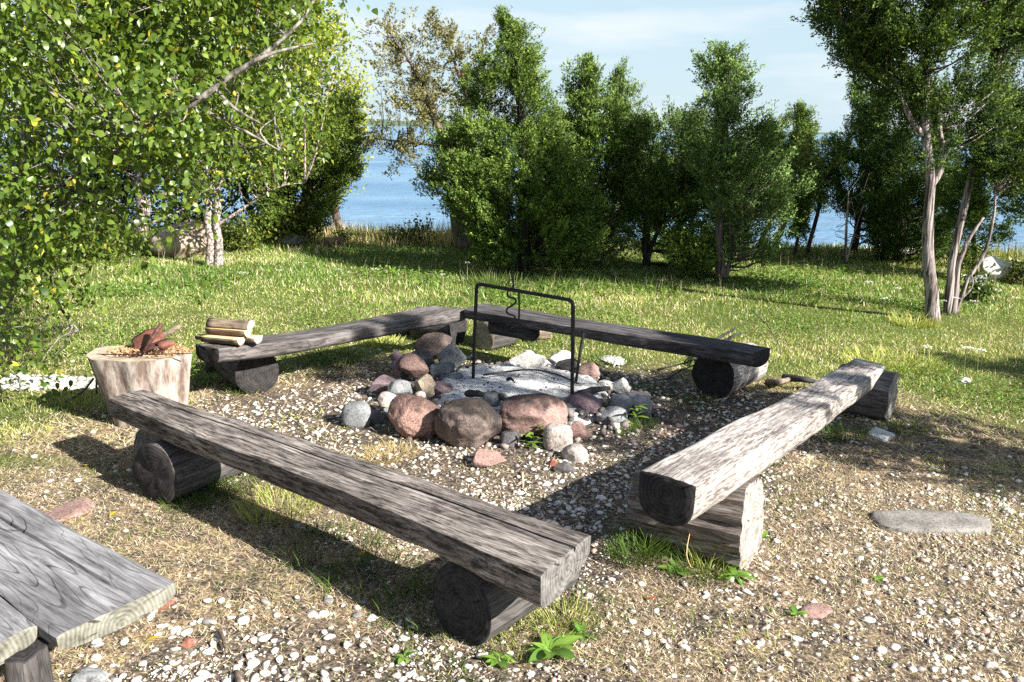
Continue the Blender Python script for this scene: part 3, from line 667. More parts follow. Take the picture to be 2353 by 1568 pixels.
# bench D, back left
zD = .375
D0a, D0b, D1a, D1b = gp(505, 802, zD), gp(447, 790, zD), gp(1070, 709, zD), gp(985, 702, zD)
bD = tag(empty('log_bench', [*(((D0a + D1b) / 2)[:2]), 0]), 'back left bench of grey-black timber with split firewood on its near end', 'bench', 'log benches around the fire pit')
seat(bD, D0a, D0b, D1a, D1b, zD, zD, (.10, .105), mm('woodD', 'end_dark'), seed=6., bow=.02, sag=.03)
e = gp(598, 903); put_log('support_log', bD, e + dirv(138) * .02, e + dirv(128) * .40, .142, .136, mm('logdark', 'end_dark'), 12.)
e = gp(1052, 790); put_log('support_log', bD, e + dirv(140) * .0, e + dirv(150) * .38, .132, .13, mm('woodD', 'end_dark'), 13.)
e = gp(965, 775); o = put_log('log', None, e + dirv(150) * .12, e + dirv(168) * .28, .08, .08, mm('logdark', 'end_dark'), 14.); tag(o, 'black log stub beside the support under the right end of the back left bench', 'log')
o = put_log('log', None, gp(500, 850) + dirv(20) * 0, gp(478, 870) + dirv(110) * .2, .07, .07, mm('logdark', 'end_dark'), 15.); tag(o, 'short dark log half hidden between the chopping block and the back left bench', 'log')

# the grey plank bench in the lower left corner
zP = .45
pb = tag(empty('plank_bench', (-1.3, 2.1, 0)), 'silver grey plank bench on a round post in the lower left corner', 'bench')
p_r, p_l = gp(401, 1337, zP), gp(136, 1457, zP); dd = gp(0, 1125, zP) - p_r; dd = dd / np.linalg.norm(dd)
def plank(name, c_near_r, c_near_l, d, L, th, mats, z, seed, endangle=0.):
    o = seat(pb, c_near_r[:2] + d[:2] * L, c_near_l[:2] + d[:2] * L, c_near_r[:2], c_near_l[:2], z, z, th, mats, seed=seed, crack=(.33 if seed > 20 else .7, .3, .97, .014, .03))
    o.name = name; return o
plank('plank', p_r, p_l, dd, 1.9, (.058, .058), mm('plank', 'end_mossy'), zP, 21.)
q_r = gp(92, 1428, zP); q_l = q_r + (p_l - p_r) * .95 + dd * -.02
plank('plank', q_r + (p_l - p_r) * .02, q_l, dd, 1.85, (.06, .06), mm('plank', 'end_mossy'), zP - .004, 20.)
pc = gp(64, 1492, .40)
po = link('post', log_mesh(.42, .052, .05, mm('logdark', 'end_dark'), 22., sides=28)); po.parent = pb
po.location = (pc[0] + 1.3, pc[1] - 2.1, .19); po.rotation_euler = (0, rad(88), 0)
pc2 = pc + dd * 1.5
po = link('post', log_mesh(.42, .05, .05, mm('logdark', 'end_dark'), 23., sides=28)); po.parent = pb
po.location = (pc2[0] + 1.3, pc2[1] - 2.1, .19); po.rotation_euler = (0, rad(91), 0)
print('timber', round(time.time() - T0, 1))

# ------------------------------------------------------------------ tubes, iron, sticks
def tube(pts, r, sides=8, cap=True):
    pts = np.asarray(pts, float); K = len(pts); r = np.broadcast_to(np.asarray(r, float), (K,))
    tn = np.gradient(pts, axis=0); tn /= np.linalg.norm(tn, axis=1)[:, None] + 1e-9
    ref = np.array([0, 0, 1.]) if abs(tn[0, 2]) < .9 else np.array([1., 0, 0])
    V = []; a = np.linspace(0, 2 * np.pi, sides, endpoint=False)
    u = np.cross(tn[0], ref); u /= np.linalg.norm(u)
    for k in range(K):
        u = u - tn[k] * np.dot(u, tn[k]); u /= np.linalg.norm(u) + 1e-9; w = np.cross(tn[k], u)
        V.append(pts[k] + r[k] * (np.cos(a)[:, None] * u + np.sin(a)[:, None] * w))
    V = np.concatenate(V); ii = np.arange(K * sides).reshape(K, sides); jj = np.roll(ii, -1, 1)
    Q = np.stack([ii[:-1], jj[:-1], jj[1:], ii[1:]], -1).reshape(-1, 4)
    if cap:
        V = np.concatenate([V, pts[:1], pts[-1:]]); n = K * sides
        Q = np.concatenate([Q, np.stack([jj[0], ii[0], np.full(sides, n), np.full(sides, n)], -1), np.stack([ii[-1], jj[-1], np.full(sides, n + 1), np.full(sides, n + 1)], -1)])
    return V, Q
def tubes_mesh(name, lst, mats):
    V, F, T, o = [], [], [], 0
    for pts, r, s in lst:
        v, q = tube(pts, r, s); 
        body = q[q[:, 2] != q[:, 3]]; caps = q[q[:, 2] == q[:, 3]][:, :3]
        V.append(v); F.append(body + o); T.append(caps + o); o += len(v)
    return make_mesh(name, np.concatenate(V), [np.concatenate(F), np.concatenate(T)], mats, smooth=True)
def crv(ctrl, n=24):                          # Catmull-Rom through control points
    P_ = np.asarray(ctrl, float); P_ = np.concatenate([[2 * P_[0] - P_[1]], P_, [2 * P_[-1] - P_[-2]]]); out = []
    m = len(P_) - 3; per = max(2, n // m)
    for k in range(m):
        t = np.linspace(0, 1, per, endpoint=(k == m - 1))[:, None]; a, b, c, d = P_[k:k + 4]
        out.append(.5 * ((2 * b) + (c - a) * t + (2 * a - 5 * b + 4 * c - d) * t ** 2 + (3 * b - a - 3 * c + d) * t ** 3))
    return np.concatenate(out)

zash = .11
f0, f1 = gp(1087, 862, zash), gp(1315, 918, zash - .01)
t0, t1 = yp(1095, 652, f0[1]), yp(1317, 691, f1[1])
cr_ = tag(empty('cooking_frame', [*((f0 + f1) / 2)[:2], .1]), 'black iron hanging frame standing in the ash of the fire pit', 'cooking frame')
off = np.array(cr_.location)
ax_ = (t1 - t0) / np.linalg.norm(t1 - t0); upv = np.array([0, 0, 1.])
path = [f0 - upv * .08, f0 * .5 + t0 * .5, t0 - upv * .03, t0 - upv * .008 + ax_ * .008, t0 + ax_ * .03, t1 - ax_ * .03, t1 - upv * .008 - ax_ * .008, t1 - upv * .03, f1 * .5 + t1 * .5, f1 - upv * .08]
fine_path = []
for k in range(len(path) - 1): fine_path += [path[k] * (1 - t) + path[k + 1] * t for t in np.linspace(0, 1, 6, endpoint=False)]
fine_path.append(path[-1])
o = link('frame', tubes_mesh('frame', [(np.array(fine_path) - off, .0115, 10)], M['iron']), cr_)
hk = lambda u, v: yp(u, v, (t0 * .63 + t1 * .37)[1] + .0)
hook = [(1178, 622), (1179, 645), (1178, 662), (1168, 668), (1166, 678), (1172, 684), (1183, 686), (1185, 694), (1178, 702), (1167, 708), (1164, 717), (1172, 723), (1182, 726), (1181, 736), (1170, 744), (1160, 752)]
o = link('pot_hook', tubes_mesh('pot_hook', [(crv([hk(*q) for q in hook], 60) - off, .006, 7), (crv([hk(1192, 668), hk(1193, 700), hk(1192, 735), hk(1186, 748), hk(1172, 754)], 20) - off, .006, 7),
     (crv([hk(1178, 640), hk(1166, 650), hk(1160, 664)], 8) - off, .003, 6)], M['iron']), cr_)
# ring round the crossbar
th = np.linspace(0, 2 * np.pi, 17); ctr = hk(1179, 663)
o = link('ring', tubes_mesh('ring', [(np.stack([np.cos(th) * .003 + ctr[0], np.cos(th) * .018 + ctr[1], np.sin(th) * .018 + ctr[2]], -1) - off, .0045, 6)], M['iron']), cr_)
pk0, pk1 = gp(1322, 875, zash), yp(1341, 765, gp(1322, 875, zash)[1] + .05)
tag(link('iron_bar', tubes_mesh('iron_bar', [(np.array([pk0 - (0, 0, .05), pk0 * .5 + pk1 * .5, pk1]) - pk0, .0095, 8)], M['iron']), loc=pk0), 'straight iron bar stuck upright in the ash behind the frame post', 'iron bar')
h0, h1, h2 = gp(1110, 862, zash + .02), gp(1210, 850, zash + .03), gp(1330, 882, zash + .02)
tag(link('iron_hoop', tubes_mesh('iron_hoop', [(crv([h0, h1, gp(1270, 858, zash + .03), h2], 20) - h0, .006, 6)], M['iron']), loc=h0), 'curved black iron rod lying along the back of the ash', 'iron rod')

# ------------------------------------------------------------------ ash
ashm, nt_, b_ = new_mat('wood_ash'); g = N(nt_)
co = g('TexCoord').outputs['Object']
an = g('TexNoise', i_Vector=co, i_Scale=34., i_Detail=10., i_Roughness=.8).outputs[0]
an2 = g('TexNoise', i_Vector=co, i_Scale=5., i_Detail=5., i_Roughness=.6).outputs[0]
cc = ramp(g, an, [(.36, (.04, .04, .042)), (.41, (.30, .30, .31)), (.6, (.66, .66, .66))])
cc = mixc(g, ramp(g, an2, [(.54, (0, 0, 0)), (.66, (.75, .75, .75))]), cc, (.10, .10, .105))
g.link(cc, b_.inputs['Base Color']); b_.inputs['Roughness'].default_value = .95
bp = g('Bump', i_Height=an, i_Strength=.8, i_Distance=.015); g.link(bp.outputs[0], b_.inputs['Normal'])
nr, na = 40, 96; rr = np.linspace(0, 1, nr); aa = np.linspace(0, 2 * np.pi, na, endpoint=False); RR, AA = np.meshgrid(rr, aa, indexing='ij')
Xa = RR * .60 * np.cos(AA); Ya = RR * .66 * np.sin(AA)
Za = .095 * sstep(1.0, .80, RR) + .012 * fnoise(np.stack([Xa * 7, Ya * 7, Xa * 0], -1), 3) - .02 * (RR > .97)
ii = np.arange(nr * na).reshape(nr, na); jj = np.roll(ii, -1, 1)
me = make_mesh('ash_bed', np.stack([Xa, Ya, Za], -1).reshape(-1, 3), [np.stack([ii[:-1], ii[1:], jj[1:], jj[:-1]], -1).reshape(-1, 4)], ashm, smooth=True)
tag(link('ash_bed', me, loc=(.06, 5.30, 0)), 'bed of pale grey ash inside the ring of stones', kind='stuff')
# charcoal crumbs
n = 150; a = rs.uniform(0, 6.28, n); q = np.sqrt(rs.rand(n)) * .58
x, y = .06 + q * np.cos(a), 5.3 + q * np.sin(a); v, f, c = pebbles(x, y, rs.uniform(.003, .012, n) * rs.rand(n) + .003, 1, np.full((n, 3), .015))
v[:, 2] += .108 * sstep(1, .72, np.hypot((v[:, 0] - .06) / .70, (v[:, 1] - 5.3) / .74))
tag(link('charcoal_crumbs', make_mesh('charcoal_crumbs', v, [f], M['soot'])), 'bits of charcoal on the ash', kind='stuff')
for (u0, v0, u1, v1, r, lb) in ((1070, 905, 1125, 912, .022, 'ash-covered charred log end at the front left of the ash'), (1130, 902, 1172, 930, .016, 'charred curved stick behind the small stone in the ash'), (1318, 912, 1400, 892, .025, 'charred board leaning on the right side of the ring'),
                            (1165, 873, 1180, 875, .012, 'small charred chunk in the middle of the ash')):
    p, q = gp(u0, v0, zash + .02), gp(u1, v1, zash + .03)
    tag(link('charred_wood', tubes_mesh('charred_wood', [(crv([p, p * .5 + q * .5 + (0, 0, .01), q], 10) - p, [r * .7, r, r * 1.1, r, r * .9, r, r * .8, r * .7, r * .6, r * .5][:len(crv([p, p * .5 + q * .5, q], 10))], 8)], M['soot']), loc=p), lb, 'charred wood')

# ------------------------------------------------------------------ stones
PITC = np.array([.06, 5.3])
SM = {
 'pink': stone_mat('pink_granite', (0.194, 0.108, 0.086), (0.288, 0.173, 0.144), (.58, .46, .42), .5, soot=True, bump=.8),
 'brown': stone_mat('brown_granite', (0.072, 0.054, 0.047), (0.166, 0.126, 0.108), (.38, .32, .3), .3, soot=True, bump=1.),
 'rosy': stone_mat('rosy_granite', (0.173, 0.101, 0.086), (0.274, 0.180, 0.158), (.5, .42, .4), .3, soot=True),
 'pale': stone_mat('pale_granite', (0.259, 0.216, 0.194), (0.396, 0.353, 0.324), (.7, .66, .62), .35, soot=True),
 'grey': stone_mat('grey_stone', (0.115, 0.122, 0.130), (0.230, 0.238, 0.245), (.5, .5, .5), .25, soot=True),
 'dark': stone_mat('dark_stone', (0.043, 0.040, 0.043), (0.108, 0.101, 0.108), (.3, .3, .3), .2, soot=True),
 'purple': stone_mat('purple_stone', (0.101, 0.065, 0.079), (0.187, 0.137, 0.151), (.4, .35, .36), .2, soot=True),
 'white': stone_mat('limestone', (.45, .43, .40), (.68, .66, .62), (.8, .8, .78), .25, soot=True),
 'tan': stone_mat('tan_stone', (0.173, 0.137, 0.101), (0.302, 0.252, 0.194), (.55, .48, .4), .25, soot=True),
 'red': stone_mat('red_sandstone', (0.216, 0.072, 0.050), (0.302, 0.137, 0.101), (.5, .3, .25), .2, soot=True),
 'slab': stone_mat('weathered_slab', (.13, .12, .11), (.25, .235, .22), (.35, .33, .3), .25, soot=True),
 'moss': stone_mat('mossy_boulder', (.26, .17, .15), (.40, .33, .28), (.30, .28, .06), .75, scale=.25, soot=True),
}
def stone(cx, cy, sx, sy, sz, mat, label, z=None, shape='round', rz=0., tilt=(0, 0), soot=0., sub=4, cat='stone', name='stone', group=None, seed=None):
    seed = (sum(ord(q) * (i + 3) for i, q in enumerate(label)) % 997) / 10. if seed is None else seed
    v, f = ICO[sub]; v = v.copy()
    if shape == 'round':
        v = np.sign(v) * np.abs(v) ** .80
        r2 = np.random.RandomState(int(seed * 100))
        for k in range(9):
            nn = r2.normal(size=3); nn /= np.linalg.norm(nn); dcut = r2.uniform(.72, .92); h = v @ nn; v = np.where((h > dcut)[:, None], v - (h - dcut)[:, None] * nn * .8, v)
        v = v * (1 + .17 * fnoise(v * 1.2 + seed, 2) + .05 * fnoise(v * 3.5 + seed, 3) - .03 * np.clip(1 - np.abs(fnoise(v * 3 + seed + 5, 2)) * 9, 0, 1))[:, None]
    elif shape == 'block':
        v = np.sign(v) * np.abs(v) ** .62; v = v * (1 + .10 * fnoise(v * 1.3 + seed, 2) + .04 * fnoise(v * 5 + seed, 3))[:, None]
    else:                                       # angular: cut by random planes
        r2 = np.random.RandomState(int(seed * 100))
        for k in range(15):
            nn = r2.normal(size=3); nn /= np.linalg.norm(nn); dcut = r2.uniform(.50, .78)
            h = v @ nn; v = np.where((h > dcut)[:, None], v - (h - dcut)[:, None] * nn * .96, v)
        v = v * (1 + .05 * fnoise(v * 3 + seed, 3))[:, None]; v /= np.abs(v).max(0) * .97
    v = v / np.maximum(v.max(0), 1e-6)
    v = v * np.array([sx, sy, sz]) / 2
    gz = float(height(cx, cy)); zc = (gz + sz * .42) if z is None else z
    c, s = math.cos(rz), math.sin(rz)
    wx_, wy_ = v[:, 0] * c - v[:, 1] * s + cx, v[:, 0] * s + v[:, 1] * c + cy
    if soot > 0:
        dpit = np.hypot(wx_ - PITC[0], wy_ - PITC[1]); dc = math.hypot(cx - PITC[0], cy - PITC[1])
        inward = (dc - dpit) / (max(sx, sy) / 2)
        k = sstep(-.30, .45, inward * .8 + .6 * v[:, 2] / (sz / 2) + .8 * fnoise(v * 22 + seed, 3)) * soot
    else: k = np.zeros(len(v))
    colr = np.repeat((1 - k * .88)[:, None], 3, 1)
    me = make_mesh(name, v, [f], SM[mat], colr, smooth=True)
    if shape == 'ang':
        try: me.set_sharp_from_angle(angle=rad(28))
        except Exception: pass
    o = link(name, me, loc=(cx, cy, zc), rot=(tilt[0], tilt[1], rz)); tag(o, label, cat, group)
    return o
def zs(x0, y0, x1, y1, mat, label, shape='round', dep=.9, lift=0., soot=.0, tilt=(0, 0), rz=0., sub=3):
    """a stone of the ring, from its picture box (enlargement coordinates)"""
    U = lambda x: 781 + .332 * x; Vv = lambda y: 643.4 + .332 * y
    u, vb, vt = U((x0 + x1) / 2), Vv(y1), Vv(y0)
    p = gp(u, vb, lift); k = ppm(p); w = (U(x1) - U(x0)) / k
    d = w * dep; el = math.atan2(EYE - lift, p[1]); Vt = (vb - vt) / k
    h = math.sqrt(max(Vt ** 2 - (d * math.sin(el)) ** 2, (w * .3) ** 2)) / math.cos(el)
    y_ = p[1] + d * .36; c_ = yp(u, (vb + vt) / 2, y_)
    return stone(c_[0], y_, w * 1.15, d * 1.1, h * 1.10, mat, label, z=max(float(c_[2]), h * .3), shape=shape, soot=soot, tilt=tilt, rz=rz + math.atan2(-c_[0], y_), sub=sub)
n = 900; a = rs.uniform(0, 6.28, n); q = rs.normal(.72, .13, n); x, y = .06 + q * np.cos(a), 5.28 + q * np.sin(a) * 1.05
c = lerp3((.04, .035, .035), (.26, .22, .20), rs.rand(n)); k = rs.rand(n) < .12; c[k] = (.5, .47, .43)
v, f, c = pebbles(x, y, .008 + .030 * rs.rand(n) ** 3, 1, c, (.4, .8)); v[:, 2] += .07 * sstep(.85, .55, np.hypot(v[:, 0] - .06, v[:, 1] - 5.3))
tag(link('rubble', make_mesh('rubble', v, [f], pm, c)), 'small broken sooty stones between the larger stones of the fire ring', kind='stuff')
G_ = 'stones of the fire ring'
ring = [
 (365, 805, 690, 1105, 'pink', 'large pink granite boulder at the front left of the fire ring', 'round', .9, 0, .7),
 (672, 835, 1095, 1178, 'brown', 'largest brown boulder with a cracked face, front middle of the fire ring', 'round', .8, 0, .9),
 (1105, 800, 1550, 1062, 'rosy', 'wide rosy boulder with a sooty top, front right of the fire ring', 'round', .75, .04, .9),
 (1415, 1003, 1600, 1185, 'pale', 'pale speckled granite block below the wide rosy boulder', 'block', .8, 0, 0),
 (1548, 1140, 1712, 1268, 'pale', 'low rounded off-white stone, nearest the camera at the right of the pale block', 'round', .9, 0, 0),
 (915, 1172, 1128, 1292, 'rosy', 'flat pinkish slab lying on the gravel in front of the brown boulder', 'ang', .75, 0, 0),
 (1108, 1040, 1240, 1165, 'dark', 'dark triangular stone wedged under the wide rosy boulder', 'ang', .8, 0, 0),
 (1588, 985, 1722, 1122, 'rosy', 'small wedge of reddish stone right of the pale block', 'ang', .8, 0, .2),
 (1590, 790, 1805, 945, 'purple', 'purple-red wedge-shaped stone at the foot of the frame post', 'ang', .8, .03, .2),
 (1618, 890, 1716, 1005, 'dark', 'dark narrow stone below the purple-red wedge', 'ang', .8, 0, .2),
 (1800, 880, 1985, 1015, 'grey', 'blue-grey rounded stone at the right front of the ring', 'round', .9, 0, 0),
 (1870, 800, 2015, 925, 'grey', 'light grey stone on top of the blue-grey one at the right', 'round', .9, .05, 0),
 (1985, 800, 2150, 965, 'grey', 'outermost rounded grey stone at the right end of the ring', 'round', .9, 0, 0),
 (1808, 815, 1875, 885, 'tan', 'small tan stone between the purple wedge and the light grey stone', 'round', .9, .06, 0),
 (1888, 680, 1998, 800, 'white', 'knobbly white stone at the right of the ring', 'ang', .7, .03, 0),
 (1780, 695, 1895, 765, 'white', 'flat white stone left of the knobbly white one', 'ang', .8, .05, 0),
 (1630, 575, 1790, 720, 'rosy', 'rounded pinkish stone behind the frame post on the right', 'round', .9, .03, .4),
 (1505, 550, 1650, 665, 'dark', 'black rounded stone directly behind the frame post', 'round', .9, .05, .6),
 (1230, 487, 1362, 605, 'white', 'tall white stone at the back of the ring', 'ang', .8, .05, 0),
 (1255, 505, 1415, 625, 'white', 'long white stone leaning across the back of the ring', 'ang', .35, .08, 0),
 (1332, 540, 1458, 642, 'white', 'blocky white stone right of the leaning one', 'ang', .8, .04, 0),
 (1440, 490, 1605, 600, 'white', 'cream coloured rock behind the black rounded stone', 'ang', .8, 0, 0),
 (1120, 562, 1245, 625, 'purple', 'low purple stone at the back of the ash', 'ang', .8, .02, .1),
 (1445, 598, 1515, 650, 'white', 'small flat white stone at the back right of the ash', 'ang', .8, .05, 0),
 (560, 375, 765, 560, 'brown', 'tall pointed brown stone at the back left of the ring', 'ang', .8, .04, .2),
 (668, 450, 862, 645, 'grey', 'upright grey stone right of the tall pointed one', 'ang', .7, .05, .3),
 (345, 495, 500, 692, 'purple', 'dark red upright stone at the left of the ring', 'ang', .8, .05, .3),
 (455, 510, 605, 695, 'rosy', 'reddish slab leaning on the dark red upright stone', 'ang', .5, .06, .1),
 (462, 488, 652, 622, 'dark', 'dark slab lying on top of the left stones', 'ang', .5, .10, .2),
 (258, 668, 385, 795, 'purple', 'low brown-red stone at the outer left of the ring', 'ang', .8, .02, .1),
 (345, 692, 498, 805, 'grey', 'grey and white streaked stone above the pink boulder', 'round', .9, .06, .2),
 (510, 655, 675, 805, 'tan', 'tan angular stone at the left edge of the ash', 'ang', .8, .06, .2),
 (628, 708, 778, 805, 'purple', 'low purplish stone beside the tan angular one', 'ang', .8, .06, .4),
 (640, 580, 790, 690, 'grey', 'ash-grey stone sloping into the left side of the ash', 'ang', .8, .06, .3),
 (270, 780, 385, 905, 'pale', 'small whitish stone left of the pink boulder', 'round', .9, .02, 0),
 (28, 850, 208, 1025, 'grey', 'smooth blue-grey stone, leftmost of the ring', 'block', .8, 0, 0),
 (160, 900, 295, 1015, 'dark', 'dark stone right of the smooth leftmost one', 'round', .9, 0, 0),
 (295, 885, 375, 955, 'grey', 'small grey stone touching the pink boulder', 'round', .9, .02, 0),
 (1000, 775, 1150, 885, 'grey', 'small grey stone in the ash behind the brown boulder', 'round', .9, .08, .5),
 (925, 588, 1065, 645, 'white', 'pale flat slab behind the left frame post', 'ang', .6, .06, 0),
 (1480, 1255, 1625, 1342, 'dark', 'dark grey slab nearest the camera in front of the ring', 'ang', .6, 0, 0),
 (1443, 1240, 1505, 1295, 'red', 'small brick-red stone at the end of the dark grey slab', 'ang', .8, 0, 0),
 (740, 645, 850, 720, 'grey', 'flat ash-covered stone at the back left edge of the ash', 'ang', .8, .06, .2),
 (520, 770, 590, 830, 'pale', 'small pale stone behind the pink boulder', 'round', .9, .07, .1),
 (1540, 850, 1625, 930, 'dark', 'sooty stone tucked right of the wide rosy boulder', 'round', .9, .05, .6),
]
for (x0, y0, x1, y1, mt, lb, shp, dp, lf, st) in ring:
    o = zs(x0, y0, x1, y1, mt, lb, shp, dp, lf, st, sub=5 if (x1 - x0) > 300 else 4)
    o['group'] = G_
def vstone(u0, v0, u1, v1, mat, label, shape='ang', thick=.03, cat='stone', soot=0, name='stone', sink=.4):
    p = gp((u0 + u1) / 2, (v0 + v1) / 2); k = ppm(p); a_, b_ = gp((u0 + u1) / 2, v0), gp((u0 + u1) / 2, v1)
    return stone(p[0], p[1], (u1 - u0) / k, abs(a_[1] - b_[1]), thick, mat, label, z=float(height(p[0], p[1])) + thick * (.5 - sink), shape=shape, sub=4, cat=cat, name=name)
for a in ((2000, 1180, 2280, 1228, 'slab', 'long flat grey stone sunk in the dry grass at the right', 'block', .05),
          (1835, 1392, 1912, 1422, 'rosy', 'small flat brownish stone in the dry grass at the lower right', 'round', .03),
          (1985, 988, 2052, 1022, 'white', 'white flat stone beside the far support of the right bench', 'ang', .06),
          (95, 1150, 215, 1200, 'rosy', 'flat pinkish stone in the dry grass above the grey plank', 'ang', .03),
          (165, 1540, 250, 1575, 'grey', 'smooth dark grey stone at the bottom edge by the plank post', 'round', .05),
          (1385, 818, 1440, 838, 'white', 'white flat stone beyond the fire ring under the back right bench', 'ang', .05),
          (1445, 905, 1500, 925, 'dark', 'dark stone on the shaded gravel right of the fire ring', 'round', .06),
          (355, 1370, 400, 1400, 'red', 'flat brick-red stone at the corner of the grey plank', 'ang', .02),
          (410, 1465, 450, 1490, 'red', 'smaller brick-red stone on the white gravel', 'ang', .018),
          (555, 1030, 600, 1046, 'white', 'pale flat stone on the far side of the front bench', 'ang', .03),
          (2200, 870, 2230, 882, 'white', 'white stone in the shaded grass at the right', 'ang', .05)):
    vstone(*a)
def bstone(u0, vt, u1, vb, mat, label, shape='round', dep=.9, cat='boulder'):
    p = gp((u0 + u1) / 2, vb); k = ppm(p); w = (u1 - u0) / k; h = (vb - vt) / k
    return stone(p[0], p[1] + w * dep * .4, w, w * dep, h * 1.3, mat, label, shape=shape, sub=4, cat=cat, name='boulder')
bstone(338, 528, 470, 592, 'moss', 'reddish mossy boulder under the trees at the left', 'round')
bstone(625, 540, 700, 565, 'grey', 'grey rounded boulder at the shore below the leaning juniper')
bstone(738, 548, 785, 566, 'rosy', 'small pinkish boulder in the pale shore grass')
bstone(2255, 600, 2325, 652, 'white', 'long white rock leaning at the right shore', 'ang', .5)
bstone(2225, 640, 2285, 668, 'grey', 'low grey rock in front of the white shore rock', 'ang')
bstone(2060, 575, 2115, 590, 'white', 'white rock seen under the big right juniper', 'ang')
p = yp(2322, 556, 22.); stone(p[0], 22., .55, .5, .32, 'white', 'pale rock standing out of the water at the right', z=SEA + .1, shape='ang', cat='boulder', name='boulder')

# ------------------------------------------------------------------ chopping block with what lies on it
stm = bark_mat('debarked_stump', (.12, .085, .07), (.38, .33, .29), 2.6, 11., .40, .58)
sp0, sp1 = gp(192, 822, .40), gp(440, 800, .40); sc_ = (sp0 + sp1) / 2 + np.array([.0, .0, 0]); sr = np.linalg.norm(sp1 - sp0) / 2
ssides = 120; ths = np.linspace(0, 2 * np.pi, ssides, endpoint=False); hs_ = np.linspace(0, 1, 30)
TH, HH = np.meshgrid(ths, hs_); lobes = .05 * np.sin(TH * 5 + 1) + .035 * np.sin(TH * 9 + 2) - .10 * np.exp(-((TH - 5.1) / .09) ** 2) - .07 * np.exp(-((TH - 5.45) / .06) ** 2)
Rr = sr * (.70 + .30 * HH ** 1.1) * (1 + lobes * (1 - .3 * HH) + .03 * fnoise(np.stack([np.cos(TH) * 3, np.sin(TH) * 3, HH * 2], -1), 3))
Xs, Ys = Rr * np.cos(TH) * (1.0), Rr * np.sin(TH) * .72; Xs = Xs + (1 - HH) * .03
Zs = HH * .40 + .006 * fnoise(np.stack([Xs * 9, Ys * 9, HH], -1), 2)
Vv = np.stack([Xs, Ys, Zs], -1).reshape(-1, 3); ii = np.arange(30 * ssides).reshape(30, ssides); jj = np.roll(ii, -1, 1)
FF = [np.stack([ii[:-1], jj[:-1], jj[1:], ii[1:]], -1).reshape(-1, 4)]; VV = [Vv]; midx = [np.zeros(len(FF[0]), int)]; base = len(Vv); prev = ii[-1]; topr = Vv[prev]
for f in (.93, .75, .55, .35, .15):
    r = topr * np.array([f, f, 1]) + np.array([0, 0, 1]) * (.008 * fnoise(topr * f * 14, 2))[:, None]; cur = np.arange(base, base + ssides); VV.append(r); base += ssides
    FF.append(np.stack([prev, np.roll(prev, -1), np.roll(cur, -1), cur], -1)); midx.append(np.ones(ssides, int)); prev = cur
VV.append(np.array([[0, 0, .40]])); FF.append(np.stack([prev, np.roll(prev, -1), np.full(ssides, base)], -1)); midx.append(np.ones(ssides, int))
stump = link('chopping_block', make_mesh('chopping_block', np.concatenate(VV), FF, [stm, M['end_pale']], midx=np.concatenate(midx), smooth=True), loc=(sc_[0], sc_[1], 0))
stump.data.set_sharp_from_angle(angle=rad(50))
tag(stump, 'wide pale stump used as a chopping block beside the back left bench', 'stump')
# a thin wire of saw dust and wood chips on the block
n = 700; a = rs.uniform(0, 6.28, n); q = np.sqrt(rs.rand(n)); px = sc_[0] + .06 + q * sr * .8 * np.cos(a); py = sc_[1] + .01 + q * sr * .5 * np.sin(a)
c = lerp3((.40, .20, .09), (.62, .42, .25), rs.rand(n))
v, f, c = blades(px, py, rs.uniform(.01, .045, n), rs.uniform(.004, .014, n), rs.uniform(.7, .99, n), rs.uniform(0, 6.28, n), c, .405 + rs.rand(n) * .035 * np.exp(-(((px - sc_[0] - .05) / .16) ** 2)))
tag(link('wood_chips', make_mesh('wood_chips', v, [f], M['straw'], c)), 'orange wood chips and bark crumbs on the chopping block', kind='stuff')
def plate(name, c, ax, ay, th, mat, label, cat, bend=0.):
    """thin bent iron plate spanned by half-axes ax, ay"""
    c, ax, ay = map(np.asarray, (c, ax, ay)); nn = np.cross(ax, ay); nn = nn / np.linalg.norm(nn); n = 12
    S, T = np.meshgrid(np.linspace(-1, 1, n), np.linspace(-1, 1, 6)); S2 = S + .05 * vnoise(np.stack([S * 2, T * 2, S * 0 + c[0] * 9], -1))
    top = S2[..., None] * ax + T[..., None] * ay + (bend * (1 - S ** 2) + .004 * vnoise(np.stack([S * 3, T * 3, S * 0], -1)))[..., None] * nn
    V = np.concatenate([(top + nn * th / 2).reshape(-1, 3), (top - nn * th / 2).reshape(-1, 3)]); ii = np.arange(n * 6).reshape(6, n); m_ = n * 6
    Q = [np.stack([ii[:-1, :-1], ii[:-1, 1:], ii[1:, 1:], ii[1:, :-1]], -1).reshape(-1, 4)]; Q.append(Q[0][:, ::-1] + m_)
    bd = np.concatenate([ii[0, :-1], ii[:-1, -1], ii[-1, :0:-1], ii[:0:-1, 0]]); b2 = np.roll(bd, -1)
    Q.append(np.stack([bd, bd + m_, b2 + m_, b2], -1))
    return tag(link(name, make_mesh(name, V, Q, mat), loc=c), label, cat)
SY = sc_[1]
S = lambda u, v, y=0.: yp(u, v, SY + y)
plate('iron_plate', S(340, 782, .02), (S(380, 760, .05) - S(312, 790, -.02)) / 2, (S(330, 770, .06) - S(338, 800, -.06)) / 2, .006, M['rust'], 'bent rusty iron plate on the chopping block', 'iron plate', .02)
plate('iron_plate', S(345, 800, -.06), (S(365, 788, -.06) - S(300, 812, -.06)) / 2, np.array([.02, .05, .015]), .006, M['darkrust'], 'dark rusty strip hanging over the front of the chopping block', 'iron plate', .01)
p, q = S(330, 810, -.12), S(371, 743, -.06)
tag(link('iron_bar', tubes_mesh('iron_bar', [(np.array([p, p * .5 + q * .5, q]) - p, .0125, 8)], M['darkrust']), loc=p), 'rusty iron bar standing slanted on the chopping block', 'iron bar')
p, q = S(365, 796, -.08), S(402, 788, -.06)
